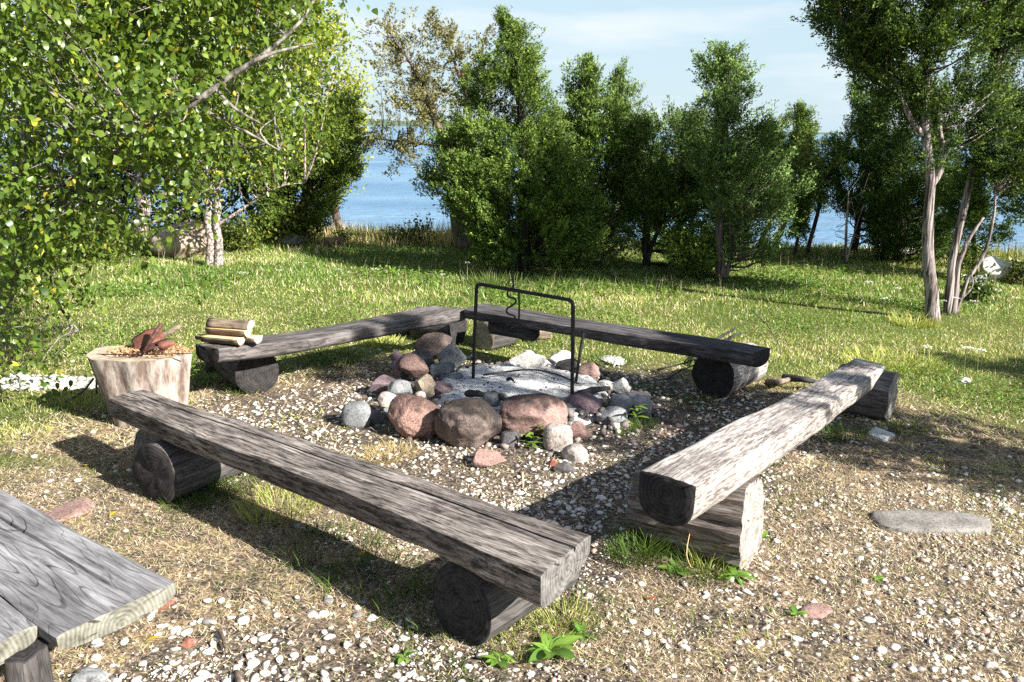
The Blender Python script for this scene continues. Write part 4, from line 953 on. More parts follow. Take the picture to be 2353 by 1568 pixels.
tag(link('iron_wedge', tubes_mesh('iron_wedge', [(np.array([p, p * .6 + q * .4, p * .4 + q * .6, q]) - p, [.026, .027, .020, .008], 6)], M['rust']), loc=p), 'rusty iron wedge on the chips of the chopping block', 'wedge')
p, q = S(372, 772, .1), S(415, 750, .14)
tag(link('stick', tubes_mesh('stick', [(crv([p, p * .5 + q * .5, q], 8) - p, .016, 7)], M['barkbrown']), loc=p), 'short barked stick behind the iron bar on the chopping block', 'stick')
p = S(180, 812, .05)
tag(link('wire', tubes_mesh('wire', [(crv([p, S(260, 815, -.1), S(340, 815, -.15), S(440, 812, -.12)], 16) - p, .003, 5)], M['iron']), loc=p), 'thin iron wire lying across the chopping block', 'wire')
p, q = S(222, 818, .1), S(232, 790, .12)
tag(link('stick', tubes_mesh('stick', [(crv([S(222, 905, .15), p, q], 10) - p, .006, 6)], M['logdark']), loc=p), 'thin dark stick standing behind the left edge of the chopping block', 'stick')
tag(link('stick', tubes_mesh('stick', [(crv([gp(150, 925, .02), gp(190, 900, .06), gp(215, 870, .14)], 10) - gp(150, 925), .007, 6)], M['logdark']), loc=gp(150, 925)), 'thin dark stick leaning against the left side of the chopping block', 'stick')

# split firewood: a half-round billet
def billet(u, v, y, L, r, deg, label, up=True, dy=0.):
    c = yp(u, v, y); n = 12; th = np.linspace(0, np.pi, n); sec = np.stack([np.cos(th), np.sin(th) * (1 if up else -1)], -1) * r
    sec = sec * (1 + .08 * vnoise(np.stack([th * 3, th * 0 + u, th * 0], -1)))[:, None]
    m_ = 7; V = []
    for k in range(m_):
        x = (k / (m_ - 1) - .5) * L; j = 1 + .06 * vnoise(np.array([[x * 14, u, 0.]]))[0]
        V.append(np.stack([np.full(n, x), sec[:, 0] * j, sec[:, 1] * j], -1))
    V = np.concatenate(V); ii = np.arange(m_ * n).reshape(m_, n)
    Qs = np.stack([ii[:-1, :-1], ii[:-1, 1:], ii[1:, 1:], ii[1:, :-1]], -1).reshape(-1, 4); Qf = np.stack([ii[:-1, -1], ii[:-1, 0], ii[1:, 0], ii[1:, -1]], -1)
    V = np.concatenate([V, [[-L / 2, 0, sec[:, 1].mean()], [L / 2, 0, sec[:, 1].mean()]]]); a_, b_ = m_ * n, m_ * n + 1
    e0 = np.stack([ii[0], np.roll(ii[0], -1), np.full(n, a_)], -1); e1 = np.stack([ii[-1], np.roll(ii[-1], -1), np.full(n, b_)], -1)
    me = make_mesh('firewood', V, [Qs, Qf, e0, e1], [M['barkbrown'], M['birchsplit'], M['birchend']], midx=np.concatenate([np.zeros(len(Qs)), np.ones(len(Qf)), np.full(len(e0) + len(e1), 2)]).astype(int))
    bm = bmesh.new(); bm.from_mesh(me); bmesh.ops.recalc_face_normals(bm, faces=bm.faces); bm.to_mesh(me); bm.free()
    return tag(link('firewood', me, loc=c, rot=(0, 0, rad(deg))), label, 'firewood', 'split firewood stacked on the back left bench')
YF = (D0a[1] + D0b[1]) / 2 + .14
def shift(o, x=0, y=0, z=0): o.location = (o.location[0] + x, o.location[1] + y, o.location[2] + z)
zt_ = .377
def billet_at(x, y, z, L, r, deg, label, up=True):
    o = billet(500, 790, YF, L, r, deg, label, up); o.location = (x, y, z); return o
fw = gp(515, 790, zt_); fx, fy = fw[0], fw[1]
billet_at(fx - .01, fy + .0, zt_ + .043, .26, .040, -16, 'split birch billet on the bench at the bottom left of the firewood stack', up=False)
billet_at(fx + .10, fy + .05, zt_ + .043, .22, .040, -22, 'split birch billet with a round pale end at the bottom right of the firewood stack', up=False)
billet_at(fx + .02, fy + .03, zt_ + .088, .26, .042, -14, 'middle split birch billet of the firewood stack', up=False)
billet_at(fx + .03, fy + .04, zt_ + .093, .27, .045, -12, 'topmost split billet of the firewood stack, bark side up', up=True)
billet_at(fx - .07, fy + .07, zt_ + .03, .24, .028, -8, 'thin dark stick of wood behind the firewood stack', up=False)

# branches by the back right bench, twigs
def twig(pts, r, label, name='branch', cat='branch', mat='soot'):
    pts = [np.asarray(p) for p in pts]; c = crv(pts, 24)
    return tag(link(name, tubes_mesh(name, [(c - pts[0], np.linspace(r, r * .45, len(c)), 7)], M[mat]), loc=pts[0]), label, cat)
yb = gp(1650, 830)[1] + .25
twig([gp(1600, 830, .05), yp(1640, 785, yb), yp(1690, 755, yb + .1)], .018, 'charred branch sticking up behind the right end of the back right bench')
twig([yp(1640, 792, yb), yp(1670, 782, yb), yp(1685, 772, yb), yp(1703, 766, yb + .05)], .017, 'shorter charred branch beside the first behind the back right bench')
twig([gp(1510, 850, .02), gp(1560, 838, .05), gp(1600, 826, .12)], .007, 'thin dark branch lying under the right end of the back right bench')
twig([gp(1530, 872, .01), gp(1570, 850, .04), gp(1608, 833, .10)], .006, 'second thin dark branch under the back right bench, nearer the fire ring')
twig([yp(1730, 715, 5.9), yp(1765, 750, 5.8), yp(1792, 800, 5.7), yp(1785, 828, 5.7), yp(1745, 834, 5.7)], .0035, 'thin bent twig curling round the right end of the back right bench', 'twig', 'twig', 'logdark')
twig([gp(1765, 880, .03), gp(1790, 878, .07), gp(1830, 868, .05)], .03, 'gnarled brown root between the back right bench and the right bench', 'root', 'root', 'barkbrown')
twig([gp(1800, 868, .06), gp(1850, 873, .08), gp(1880, 880, .05)], .028, 'dark piece of wood behind the middle of the right bench', 'branch', 'branch')
twig([gp(505, 1450, .01), gp(513, 1470, .015), gp(520, 1500, .008)], .009, 'short brown stick on the gravel in the foreground', 'stick', 'stick', 'barkbrown')
twig([gp(545, 1545, .008), gp(548, 1568, .008), gp(545, 1600, .008)], .011, 'brown stick at the bottom edge of the gravel', 'stick', 'stick', 'barkbrown')
twig([gp(1200, 1088, .01), gp(1202, 1120, .012)], .006, 'small yellowish wood splinter on the gravel before the fire ring', 'stick', 'stick', 'birchsplit')
twig([gp(1590, 1310, .0), gp(1578, 1270, .12), yp(1590, 1200, gp(1578, 1270)[1]), yp(1595, 1155, gp(1578, 1270)[1])], .0018, 'single tall grass stem in front of the near support of the right bench', 'grass_stem', 'grass stem', 'birchsplit')
print('stones', round(time.time() - T0, 1))

# ------------------------------------------------------------------ low plants, fallen leaves, flowers
def leaf_mesh(name, L, W, colr, fold=.25, droop=.3, n=7):
    s = np.linspace(0, 1, n); w = W / 2 * np.sin(np.pi * np.clip(s ** .8, 0, 1)) ** .75 + .0006; x = s * L; z = -droop * L * s ** 2
    mid = np.stack([x, x * 0, z], -1); l = np.stack([x, w, z + w * fold], -1); r = np.stack([x, -w, z + w * fold], -1)
    V = np.concatenate([mid, l, r]); i = np.arange(n - 1)
    F = np.concatenate([np.stack([i, i + 1, i + 1 + n, i + n], -1), np.stack([i + 2 * n, i + 1 + 2 * n, i + 1, i], -1)])
    C = np.array(colr)[None] * np.concatenate([np.full(n, 1.35), np.full(2 * n, 1.)])[:, None]
    return make_mesh(name, V, [F], M['leaf'], C, smooth=True)
PL = [leaf_mesh('leaf', 1., .42, c) for c in ((.13, .25, .04), (.10, .20, .035), (.17, .28, .05))]
LL = [leaf_mesh('leaf', 1., .24, c) for c in ((.11, .20, .03), (.16, .24, .04))]
def rosette(u, v, n, L, label, meshes=PL, stem=0., z=0.):
    p = gp(u, v); p[2] = float(height(p[0], p[1])); r = tag(empty('rosette_plant', p), label, 'plant')
    a0 = rs.rand() * 6.28
    for k in range(n):
        o = link('leaf', meshes[rs.randint(len(meshes))], r); s = L * rs.uniform(.65, 1.1); o.scale = (s, s, s)
        zz = rs.uniform(0, stem); o.location = (0, 0, .005 + zz)
        o.rotation_euler = (rs.uniform(-.3, .3), -rs.uniform(.15, .75), a0 + k * 2.4 + rs.uniform(-.3, .3))
    return r
rosette(1265, 1502, 13, .105, 'big bright green rosette of broad leaves in front of the front bench')
rosette(1145, 1520, 8, .06, 'low green plant left of the big rosette in the foreground')
rosette(1335, 1460, 6, .06, 'small green rosette just behind the big one')
rosette(930, 1510, 6, .05, 'small flat green plant on the gravel at the bottom')
rosette(1692, 1330, 10, .08, 'green rosette at the foot of the near support of the right bench')
rosette(1550, 1312, 6, .07, 'green rosette in the shade under the near end of the right bench')
rosette(1750, 1240, 7, .055, 'small green rosette right of the near support of the right bench')
rosette(1225, 1035, 16, .075, 'leafy weed growing in front of the wide rosy boulder', LL, .10)
rosette(1240, 1015, 14, .07, 'upper part of the weed beside the pale granite block', LL, .13)
rosette(1462, 985, 14, .085, 'green leafy weed at the right end of the fire ring', LL, .12)
rosette(1700, 1110, 6, .06, 'yellow-green plant touching the top of the near support block', PL, .02)
rosette(2015, 1335, 5, .045, 'tiny green plant in the dry grass at the right')
rosette(1830, 1418, 5, .045, 'tiny green plant beside the flat brownish stone')
rosette(240, 955, 14, .05, 'leafy green weed at the foot of the chopping block', LL, .10)
fl = [leaf_mesh('fallen_leaf', 1., .7, (.55, .45, .04), droop=.1), leaf_mesh('fallen_leaf', 1., .6, (.40, .10, .03), droop=.05)]
for (u, v, k, lb) in ((198, 1070, 0, 'yellow fallen leaf in the dry grass behind the left support log'), (270, 1175, 0, 'yellow fallen leaf between the plank and the left support log'), (365, 1465, 0, 'yellow fallen leaf on the gravel by the plank end'), (1510, 1375, 1, 'red fallen leaf on the dry grass right of the front bench'), (838, 1265, 0, 'pale fallen leaf in the shade under the front bench')):
    p = gp(u, v, .012); o = link('fallen_leaf', fl[k], loc=p); o.scale = (.045,) * 3; o.rotation_euler = (.2, .1, rs.rand() * 6); tag(o, lb, 'leaf')
fm = plain_mat('white_petals', (.75, .75, .72), (.85, .85, .82), 30.); stmat = plain_mat('flower_stem', (.10, .15, .04))
def flower_mesh(seed):
    r2 = np.random.RandomState(seed); V, F, mi, o = [], [], [], 0
    v, q = tube(np.array([[0, 0, 0], [.005, 0, .1], [.01, .004, .19]]), .0018, 4, cap=False); V.append(v); F.append(q); mi += [1] * len(q); o += len(v)
    for k in range(14):
        a, d = r2.rand() * 6.28, r2.rand() ** .5 * .035; c = np.array([.01 + d * math.cos(a), d * math.sin(a), .19 + r2.uniform(-.004, .006)])
        s = .007; V.append(c + np.array([[s, 0, 0], [0, s, .002], [-s, 0, 0], [0, -s, .002]])); F.append(np.array([[0, 1, 2, 3]]) + o); mi.append(0); o += 4
    return make_mesh('yarrow', np.concatenate(V), [np.concatenate(F)], [fm, stmat], midx=mi)
FLM = [flower_mesh(k) for k in range(4)]
fpos = [(505, 645), (520, 650), (700, 640), (555, 672), (1010, 668), (450, 620), (650, 655), (2215, 875), (2245, 880), (2190, 740), (2160, 730), (2230, 745), (2290, 715), (2335, 845), (1990, 700), (2060, 710), (780, 650), (865, 665), (1080, 640), (2130, 850), (2320, 730), (2025, 745), (1935, 610), (300, 640)]
for (u, v) in fpos:
    p = gp(u + rs.uniform(-5, 5), v + rs.uniform(-4, 4)); o = link('yarrow', FLM[rs.randint(4)], loc=(p[0], p[1], float(height(p[0], p[1])))); s = rs.uniform(.8, 1.3); o.scale = (s, s, s); o.rotation_euler = (0, 0, rs.rand() * 6)
    tag(o, 'small white yarrow flower head on a thin stem in the %s meadow' % ('left' if u < 900 else 'middle' if u < 1300 else 'right'), 'flower', 'white yarrow flowers in the meadow')

# ------------------------------------------------------------------ trees
def unit(v): return v / (np.linalg.norm(v, axis=-1, keepdims=True) + 1e-9)
def needle_foliage(cen, dirs, r2, m, k, spread, tl, ll, lw, colr, tipc=None):
    """cen (n,3) clumps -> m sprays each -> k needle-tuft faces each"""
    n = len(cen)
    tp = cen[:, None] + r2.normal(0, 1, (n, m, 3)) * spread * np.array([1, 1, .75]); td = unit(dirs[:, None] * 1.1 + r2.normal(0, .42, (n, m, 3)) + np.array([0, 0, .25]))
    t = r2.uniform(0, 1, (n, m, k))
    lp = tp[:, :, None] + td[:, :, None] * (t * tl)[..., None] + r2.normal(0, 1, (n, m, k, 3)) * (.009 + .013 * (1 - t))[..., None]
    ld = unit(td[:, :, None] * 1.0 + r2.normal(0, .48, (n, m, k, 3)))
    sd = unit(np.cross(ld, r2.normal(0, 1, (n, m, k, 3))))
    L_ = ll * r2.uniform(.6, 1.3, (n, m, k, 1)); W_ = lw * r2.uniform(.6, 1.3, (n, m, k, 1))
    V = np.stack([lp - sd * W_ / 2, lp + sd * W_ / 2, lp + ld * L_], 3).reshape(-1, 3)
    colr = np.asarray(colr) * .95; tipc = np.asarray(tipc) * 1.9
    c = np.asarray(colr)[None, None, None] * (1 + r2.uniform(-.22, .22, (n, 1, 1, 1))) * (1 + r2.uniform(-.3, .3, (n, m, k, 1)))
    if tipc is not None: w_ = (t ** 1.5 * r2.uniform(.2, 1., (n, m, 1)))[..., None]; c = c * (1 - w_) + np.asarray(tipc) * w_
    C = np.repeat(c.reshape(-1, 1, 3), 3, 1).reshape(-1, 3)
    F = np.arange(len(V)).reshape(-1, 3)
    return V, F, C
def broad_foliage(cen, dirs, r2, m, spread, ll, lw, cols, droop=.5, hexa=False):
    n = len(cen); lp = cen[:, None] + r2.normal(0, 1, (n, m, 3)) * spread
    ld = unit(r2.normal(0, .8, (n, m, 3)) + dirs[:, None] * .3 + np.array([0, 0, -droop])); sd = unit(np.cross(ld, r2.normal(0, 1, (n, m, 3)) + np.array([0, 0, 1.2])))
    nn = np.cross(sd, ld); L_ = ll * r2.uniform(.6, 1.25, (n, m, 1)); W_ = lw * L_ / ll * r2.uniform(.85, 1.15, (n, m, 1))
    if hexa:
        cu = nn * W_ * .14
        V = np.stack([lp, lp + ld * L_ * .28 + sd * W_ * .46 + cu, lp + ld * L_ * .68 + sd * W_ * .36 + cu - nn * L_ * .03, lp + ld * L_ - nn * L_ * .12, lp + ld * L_ * .68 - sd * W_ * .36 + cu - nn * L_ * .03, lp + ld * L_ * .28 - sd * W_ * .46 + cu], 2).reshape(-1, 3)
        i0 = np.arange(n * m)[:, None] * 6; F = np.concatenate([i0 + np.array(q) for q in ([0, 1, 5], [1, 2, 5], [2, 4, 5], [2, 3, 4])])
    b = lp; V4 = np.stack([b, b + ld * L_ * .45 + sd * W_ / 2 + nn * W_ * .12, b + ld * L_ - nn * L_ * .12, b + ld * L_ * .45 - sd * W_ / 2 + nn * W_ * .12], 2).reshape(-1, 3)
    N_ = n * m
    if not hexa: V = V4; i0 = np.arange(N_)[:, None] * 4; F = np.concatenate([i0 + np.array([0, 1, 2]), i0 + np.array([0, 2, 3])])
    t = np.clip(r2.rand(n, 1) * .6 + r2.rand(n, m) * .6 - .1, 0, 1)[..., None]; c = np.asarray(cols[0]) * (1 - t) + np.asarray(cols[1]) * t
    yl = r2.rand(n, m) < cols[3]; c[yl] = np.asarray(cols[2]); c = c * r2.uniform(.7, 1.3, (n, m, 1))
    C = np.repeat(c.reshape(-1, 1, 3), 6 if hexa else 4, 1).reshape(-1, 3)
    return V, F, C
def env_at(E, z):
    E = np.asarray(E); return np.interp(z, E[:, 0], E[:, 1]), np.interp(z, E[:, 0], E[:, 2])
def outline(rows, y):
    """rows: (v, u_left, u_right) of the crown seen from the front -> (z, centre x, radius)"""
    out = []
    for v, a, b in rows:
        pa, pb = yp(a, v, y), yp(b, v, y); out.append(((pa[2] + pb[2]) / 2, (pa[0] + pb[0]) / 2, abs(pb[0] - pa[0]) / 2))
    out.sort(); return out
def tree(name, label, base, stems, env, y0, n, kind, seed, cat='tree', group=None, bark='bark', depth=1., up=.8, inner=.45, limbs=.2, prm=None, stem_sides=9, trunk_name='trunk', carve=-.12, carve_f=2.4, lead=.16):
    """stems: list of (points, radii). env: (z, x centre, radius) rows"""
    r2 = np.random.RandomState(seed); base = np.array([base[0], base[1], float(height(base[0], base[1]))]); n = int(n * (1.0 if kind == 'needle' else 1.25))
    root = tag(empty(name, base), label, cat, group)
    for pts, rd in stems:
        c = crv(pts, 8 * (len(pts) - 1)); rr_ = np.interp(np.linspace(0, 1, len(c)), np.linspace(0, 1, len(rd)), rd)
        rr_ = rr_ * (1 + .08 * vnoise(c * 6)); c = c + .012 * np.stack([vnoise(c * 4 + 3), vnoise(c * 4 + 9), c[:, 0] * 0], -1) * 2
        link(trunk_name, tubes_mesh(trunk_name, [(c - base, rr_, stem_sides)], M[bark]), root)
    E = np.asarray(env); zz = np.linspace(E[:, 0].min(), E[:, 0].max(), 200); wts = env_at(E, zz)[1] ** 1.3 + .02; wts /= wts.sum()
    z = r2.choice(zz, n, p=wts) + r2.uniform(-.03, .03, n); xc, R = env_at(E, z); th = r2.uniform(0, 2 * np.pi, n)
    q = np.sqrt(r2.uniform(inner ** 2, 1, n)) * (1 + .14 * vnoise(np.stack([np.cos(th) * 1.6 + seed, np.sin(th) * 1.6, z * 2.4], -1)))
    cen = np.stack([xc + R * q * np.cos(th), y0 + R * depth * q * np.sin(th), z], -1)
    dirs = unit(np.stack([np.cos(th), np.sin(th), np.full(n, up)], -1))
    keep = fnoise(cen * carve_f + seed * 1.7, 2) > carve
    cen, dirs = cen[keep], dirs[keep]
    if kind == 'needle':                        # foliage close along the upper stems
        for pts, rd in stems:
            c = crv(pts, 8 * (len(pts) - 1)); t0_ = int(len(c) * (.5 if len(stems) < 3 else .6)); c = c[t0_:]
            c = c[(c[:, 2] > E[:, 0].min()) & (c[:, 2] < E[:, 0].max() - .16)]
            if len(c): c = np.repeat(c, 2, 0) + r2.normal(0, .05, (2 * len(c), 3)); cen = np.concatenate([cen, c]); dirs = np.concatenate([dirs, unit(r2.normal(0, .6, c.shape) + np.array([0, 0, .8]))])
    n = len(cen)
    p = dict(prm or {})
    if kind == 'needle':
        fol = needle_foliage(cen, dirs, r2, p.get('m', 7), int(p.get('k', 16) * 1.45), p.get('spread', .06) * 1.0, p.get('tl', .13) * 1.2, p.get('ll', .03) * 1.0, p.get('lw', .012) * 1.38, p.get('col', (.045, .085, .016)), p.get('tip', (.11, .16, .03)))
        mat = M['foliage']
    else:
        fol = broad_foliage(cen, dirs, r2, p.get('m', 26), p.get('spread', .11), p.get('ll', .04) * 1.2, p.get('lw', .024) * 1.25, p.get('cols', ((.06, .11, .018), (.15, .21, .03), (.32, .30, .04), .08)), p.get('droop', .5))
        mat = M['leaf']
    if kind == 'needle' and lead > 0:
        sel = r2.choice(n, max(4, int(n * lead))); lc, ld_ = cen[sel], unit(dirs[sel] * np.array([1, 1, .6]) + np.array([0, 0, .55]) + r2.normal(0, .25, (len(sel), 3)))
        st = r2.uniform(.6, 1.2, (len(sel), 1, 1)) * np.linspace(.02, .20, 5)[None, :, None]; lc2 = (lc[:, None] + ld_[:, None] * st).reshape(-1, 3); ld2 = np.repeat(ld_, 5, 0)
        if seed != 7:                           # a narrow ragged spire round the leader
            c = crv(stems[0][0], 60); zt_m = E[:, 0].max(); c = c[(c[:, 2] > zt_m - .75) & (c[:, 2] < zt_m + .05)]
            if len(c): c = np.repeat(c, 5, 0); wd_ = (.02 + .16 * (zt_m - c[:, 2:]).clip(0, 1)); lc2 = np.concatenate([lc2, c + r2.normal(0, 1, c.shape) * wd_ * .6]); ld2 = np.concatenate([ld2, unit(r2.normal(0, .45, c.shape) + np.array([0, 0, .9]))])
        f2 = needle_foliage(lc2, ld2, r2, 3, 16, .016, .09, .026, .015, p.get('col', (.045, .085, .016)), p.get('tip', (.11, .16, .03)))
        fol = (np.concatenate([fol[0], f2[0]]), np.concatenate([fol[1], f2[1] + len(fol[0])]), np.concatenate([fol[2], f2[2]]))
    V, F, C = fol
    cr = link('crown', make_mesh('crown', V - base, [F], mat, C), root)
    # limbs from the stems out to some of the clumps
    allp = np.concatenate([crv(pts, 10 * (len(pts) - 1)) for pts, rd in stems])
    sel = np.where(r2.rand(n) < limbs)[0]; T = []; R = env_at(E, cen[:, 2])[1]
    for i in sel:
        c = cen[i]; d = np.linalg.norm(allp - (c - np.array([0, 0, .35 * up * R[i] + .1])), axis=1); s = allp[np.argmin(d)]
        mid_ = s * .45 + c * .55 + np.array([0, 0, -.10 * np.linalg.norm(c - s)]) + r2.normal(0, .03, 3); rr0 = .006 + .012 * min(1, np.linalg.norm(c - s))
        T.append((crv([s, mid_, c + dirs[i] * .05], 6) - base, np.linspace(rr0, .003, len(crv([s, mid_, c], 6))), 4))
    if T: link('limbs', tubes_mesh('limbs', T, M[bark]), root)['kind'] = 'stuff'
    return root
M['bark'] = bark_mat('juniper_bark', (.05, .035, .028), (.20, .16, .14), 2., 24.)
M['bark_grey'] = bark_mat('silvery_juniper_bark', (.05, .038, .034), (.36, .31, .30), 1.3, 30., .42, .60, 1.)
M['bark_spot'] = bark_mat('lichen_spotted_bark', (.07, .05, .04), (.42, .36, .33), 22., 26., .42, .58)
M['bark_dark'] = bark_mat('dark_bark', (.02, .017, .015), (.07, .06, .055), 2., 24.)
J = ((.045, .085, .016), (.12, .17, .03))
def G(u, v): p = gp(u, v); return np.array([p[0], p[1], float(height(p[0], p[1]))])

# central juniper
b = G(1200, 625); y = b[1]
tree('juniper', 'largest bushy juniper with a pointed top, behind the cooking frame', b,
     [([b, yp(1205, 480, y), yp(1200, 300, y), yp(1180, 120, y), yp(1150, 35, y)], [.075, .06, .045, .03, .01]), ([b + (.05, .02, 0), yp(1240, 540, y), yp(1290, 420, y)], [.03, .025, .012]), ([b - (.05, 0, 0), yp(1150, 540, y), yp(1090, 430, y)], [.03, .025, .012])],
     outline([(25, 1135, 1180), (75, 1150, 1225), (120, 1140, 1215), (150, 1110, 1220), (210, 1075, 1250), (290, 1050, 1270), (360, 1000, 1330), (440, 990, 1370), (500, 1040, 1380), (560, 1090, 1370), (600, 1120, 1330)], y), y, 740, 'needle', 1, bark='bark_dark', up=.7, carve=-.2, prm=dict(m=8, k=17, col=J[0], tip=J[1]), depth=.9)
# pointed side tips of the same juniper are in its outline; the next ones to the right
b = G(1330, 615) + np.array([0, .25, 0]); y = b[1]
tree('juniper', 'juniper with a rounded tip, right behind the largest one', b, [([b, yp(1335, 450, y), yp(1350, 260, y), yp(1352, 140, y)], [.05, .04, .03, .01])],
     outline([(128, 1340, 1365), (165, 1308, 1395), (210, 1300, 1400), (250, 1310, 1440), (330, 1290, 1450), (420, 1290, 1460), (520, 1300, 1470)], y), y, 360, 'needle', 2, bark='bark_dark', prm=dict(m=8, k=16, col=J[0], tip=(.13, .19, .035)))
b = G(1420, 600) + np.array([0, .7, 0]); y = b[1]
tree('juniper', 'juniper with a thin pointed top between the two groups', b, [([b, yp(1420, 350, y), yp(1420, 170, y)], [.04, .03, .01])],
     outline([(160, 1413, 1425), (190, 1400, 1440), (230, 1390, 1465), (300, 1390, 1500), (400, 1390, 1560), (500, 1380, 1560), (570, 1390, 1540)], y), y, 260, 'needle', 3, bark='bark_dark', prm=dict(m=8, k=15, col=(.05, .095, .02), tip=(.15, .20, .05)))
b = G(1487, 615); y = b[1]
tree('juniper', 'low dark spreading juniper between the tall ones', b, [([b, yp(1487, 520, y), yp(1500, 400, y)], [.05, .045, .02]), ([b, yp(1515, 520, y), yp(1560, 420, y)], [.03, .025, .01])],
     outline([(255, 1500, 1560), (290, 1460, 1610), (350, 1430, 1630), (420, 1420, 1640), (480, 1430, 1640), (540, 1440, 1630), (600, 1500, 1620)], y), y, 400, 'needle', 4, bark='bark_dark', prm=dict(m=8, k=15, col=(.035, .07, .014), tip=(.09, .13, .025)))
for (u, v, dy, rows, n, sd, lb) in ((1130, 590, 1.4, [(300, 1080, 1180), (380, 1040, 1260), (470, 1060, 1280), (560, 1090, 1280)], 230, 71, 'dark juniper in the second row, behind the left side of the largest one'),
                                (1570, 590, 1.2, [(270, 1540, 1620), (350, 1500, 1680), (440, 1500, 1700), (540, 1520, 1700), (590, 1560, 1690)], 260, 72, 'dark juniper in the second row, behind the gap left of the slender one'),
                                (1270, 590, 1.6, [(330, 1230, 1320), (420, 1200, 1380), (520, 1200, 1400), (590, 1230, 1400)], 220, 73, 'dark juniper in the second row, behind the thin leafy bush'),
                                (1720, 590, 1.3, [(330, 1690, 1770), (420, 1670, 1800), (500, 1680, 1800)], 150, 74, 'dark juniper in the second row, right behind the slender one')):
    b = G(u, v) + np.array([0, dy, 0]); y = b[1]
    tree('juniper', lb, b, [([b, yp(u, 480, y), yp(u + 5, rows[0][0] + 30, y)], [.05, .04, .01])], outline(rows, y), y, n, 'needle', sd, bark='bark_dark', carve=-.3, depth=.6, prm=dict(m=8, k=13, ll=.04, lw=.018, col=(.03, .06, .014), tip=(.07, .11, .025)))
# broad-leaved bush growing in front of the junipers
b = G(1330, 600); y = b[1] - .25
tree('leafy_bush', 'thin leafy bush with pale small leaves in front of the middle junipers', b - (0, .25, 0), [([b - (0, .25, 0), yp(1325, 500, y), yp(1340, 380, y)], [.02, .015, .006]), ([b - (.1, .25, 0), yp(1260, 520, y), yp(1240, 450, y)], [.015, .01, .005]), ([b - (-.1, .25, 0), yp(1400, 520, y), yp(1420, 420, y)], [.015, .01, .005])],
     outline([(290, 1310, 1350), (350, 1290, 1380), (430, 1260, 1420), (520, 1190, 1440), (590, 1160, 1450)], y), y, 150, 'broad', 5, cat='bush', prm=dict(m=18, spread=.12, ll=.045, lw=.028, cols=((.13, .19, .06), (.22, .29, .09), (.35, .33, .12), .1)), depth=.5, bark='bark')
b = G(1590, 640) ; y = b[1]
tree('leafy_bush', 'low round green bush left of the foot of the slender juniper', b, [([b, b + (0, 0, .3)], [.012, .006])], outline([(560, 1575, 1620), (590, 1545, 1640), (630, 1560, 1630)], y), y, 40, 'needle', 6, cat='bush', prm=dict(m=8, k=14, col=(.06, .10, .02), tip=(.14, .18, .03)))
b = G(1050, 600); y = 13.
# sparse olive tree at the shore
b = G(1066, 578); y = b[1]
tree('shore_tree', 'sparse olive-brown tree leaning over the water, left of the largest juniper', b,
     [([b, yp(1048, 480, y), yp(1050, 410, y), yp(1010, 300, y), yp(960, 180, y), yp(890, 60, y)], [.10, .085, .07, .05, .03, .01]), ([yp(1050, 420, y), yp(1080, 300, y), yp(1060, 180, y), yp(1010, 60, y)], [.05, .04, .025, .008]), ([yp(1055, 430, y), yp(1110, 250, y), yp(1105, 90, y)], [.04, .03, .008]), ([yp(1045, 335, y), yp(960, 330, y), yp(850, 318, y)], [.03, .02, .007])],
     outline([(20, 850, 880), (50, 840, 1010), (90, 850, 1110), (140, 850, 1120), (200, 840, 1130), (260, 850, 1120), (310, 850, 1110), (360, 890, 1090), (430, 920, 1080)], y), y, 160, 'needle', 7, bark='bark', up=.35, inner=.05, limbs=.3, depth=.45, carve=-.10, carve_f=3.2,
     prm=dict(m=6, k=13, spread=.075, tl=.10, ll=.032, lw=.015, col=(.10, .10, .035), tip=(.20, .18, .07)))
# slender juniper
b = G(1655, 645); y = b[1]
tree('juniper', 'slender pale green juniper with an open pointed crown, right of the middle', b,
     [([b, yp(1652, 520, y), yp(1668, 400, y), yp(1660, 250, y), yp(1655, 118, y)], [.06, .05, .04, .025, .006]), ([b + (.06, 0, 0), yp(1680, 560, y), yp(1672, 440, y)], [.03, .025, .02])],
     outline([(112, 1648, 1662), (140, 1625, 1690), (180, 1610, 1720), (220, 1610, 1720), (260, 1600, 1750), (320, 1590, 1790), (380, 1600, 1820), (440, 1620, 1830), (500, 1650, 1800), (560, 1665, 1780), (610, 1670, 1760)], y), y, 360, 'needle', 8, bark='bark', prm=dict(m=6, k=15, col=(.06, .11, .03), tip=(.16, .23, .07)), limbs=.5, inner=.3)
b = G(1838, 590) + np.array([0, 1.2, 0]); y = b[1]
tree('juniper', 'narrow dark juniper with a needle-thin top right of the slender one', b, [([b, yp(1840, 400, y), yp(1838, 250, y)], [.05, .03, .006])],
     outline([(245, 1834, 1842), (275, 1822, 1852), (310, 1800, 1862), (370, 1790, 1870), (430, 1790, 1880), (490, 1800, 1880)], y), y, 170, 'needle', 9, bark='bark_dark', prm=dict(m=7, k=13, col=J[0], tip=J[1]))
b = G(1780, 590) + np.array([0, .9, 0]); y = b[1]
tree('juniper', 'half hidden juniper behind the slender one, thin dark stems below', b, [([b, yp(1790, 450, y), yp(1780, 300, y)], [.035, .03, .01]), ([b + (.25, 0, 0), yp(1815, 480, y)], [.02, .012])],
     outline([(290, 1740, 1800), (350, 1740, 1840), (430, 1740, 1830), (500, 1750, 1830)], y), y, 110, 'needle', 10, bark='bark_dark', prm=dict(m=7, k=13, col=J[0], tip=(.14, .18, .04)))
b = G(1878, 600) + np.array([0, .5, 0]); y = b[1]
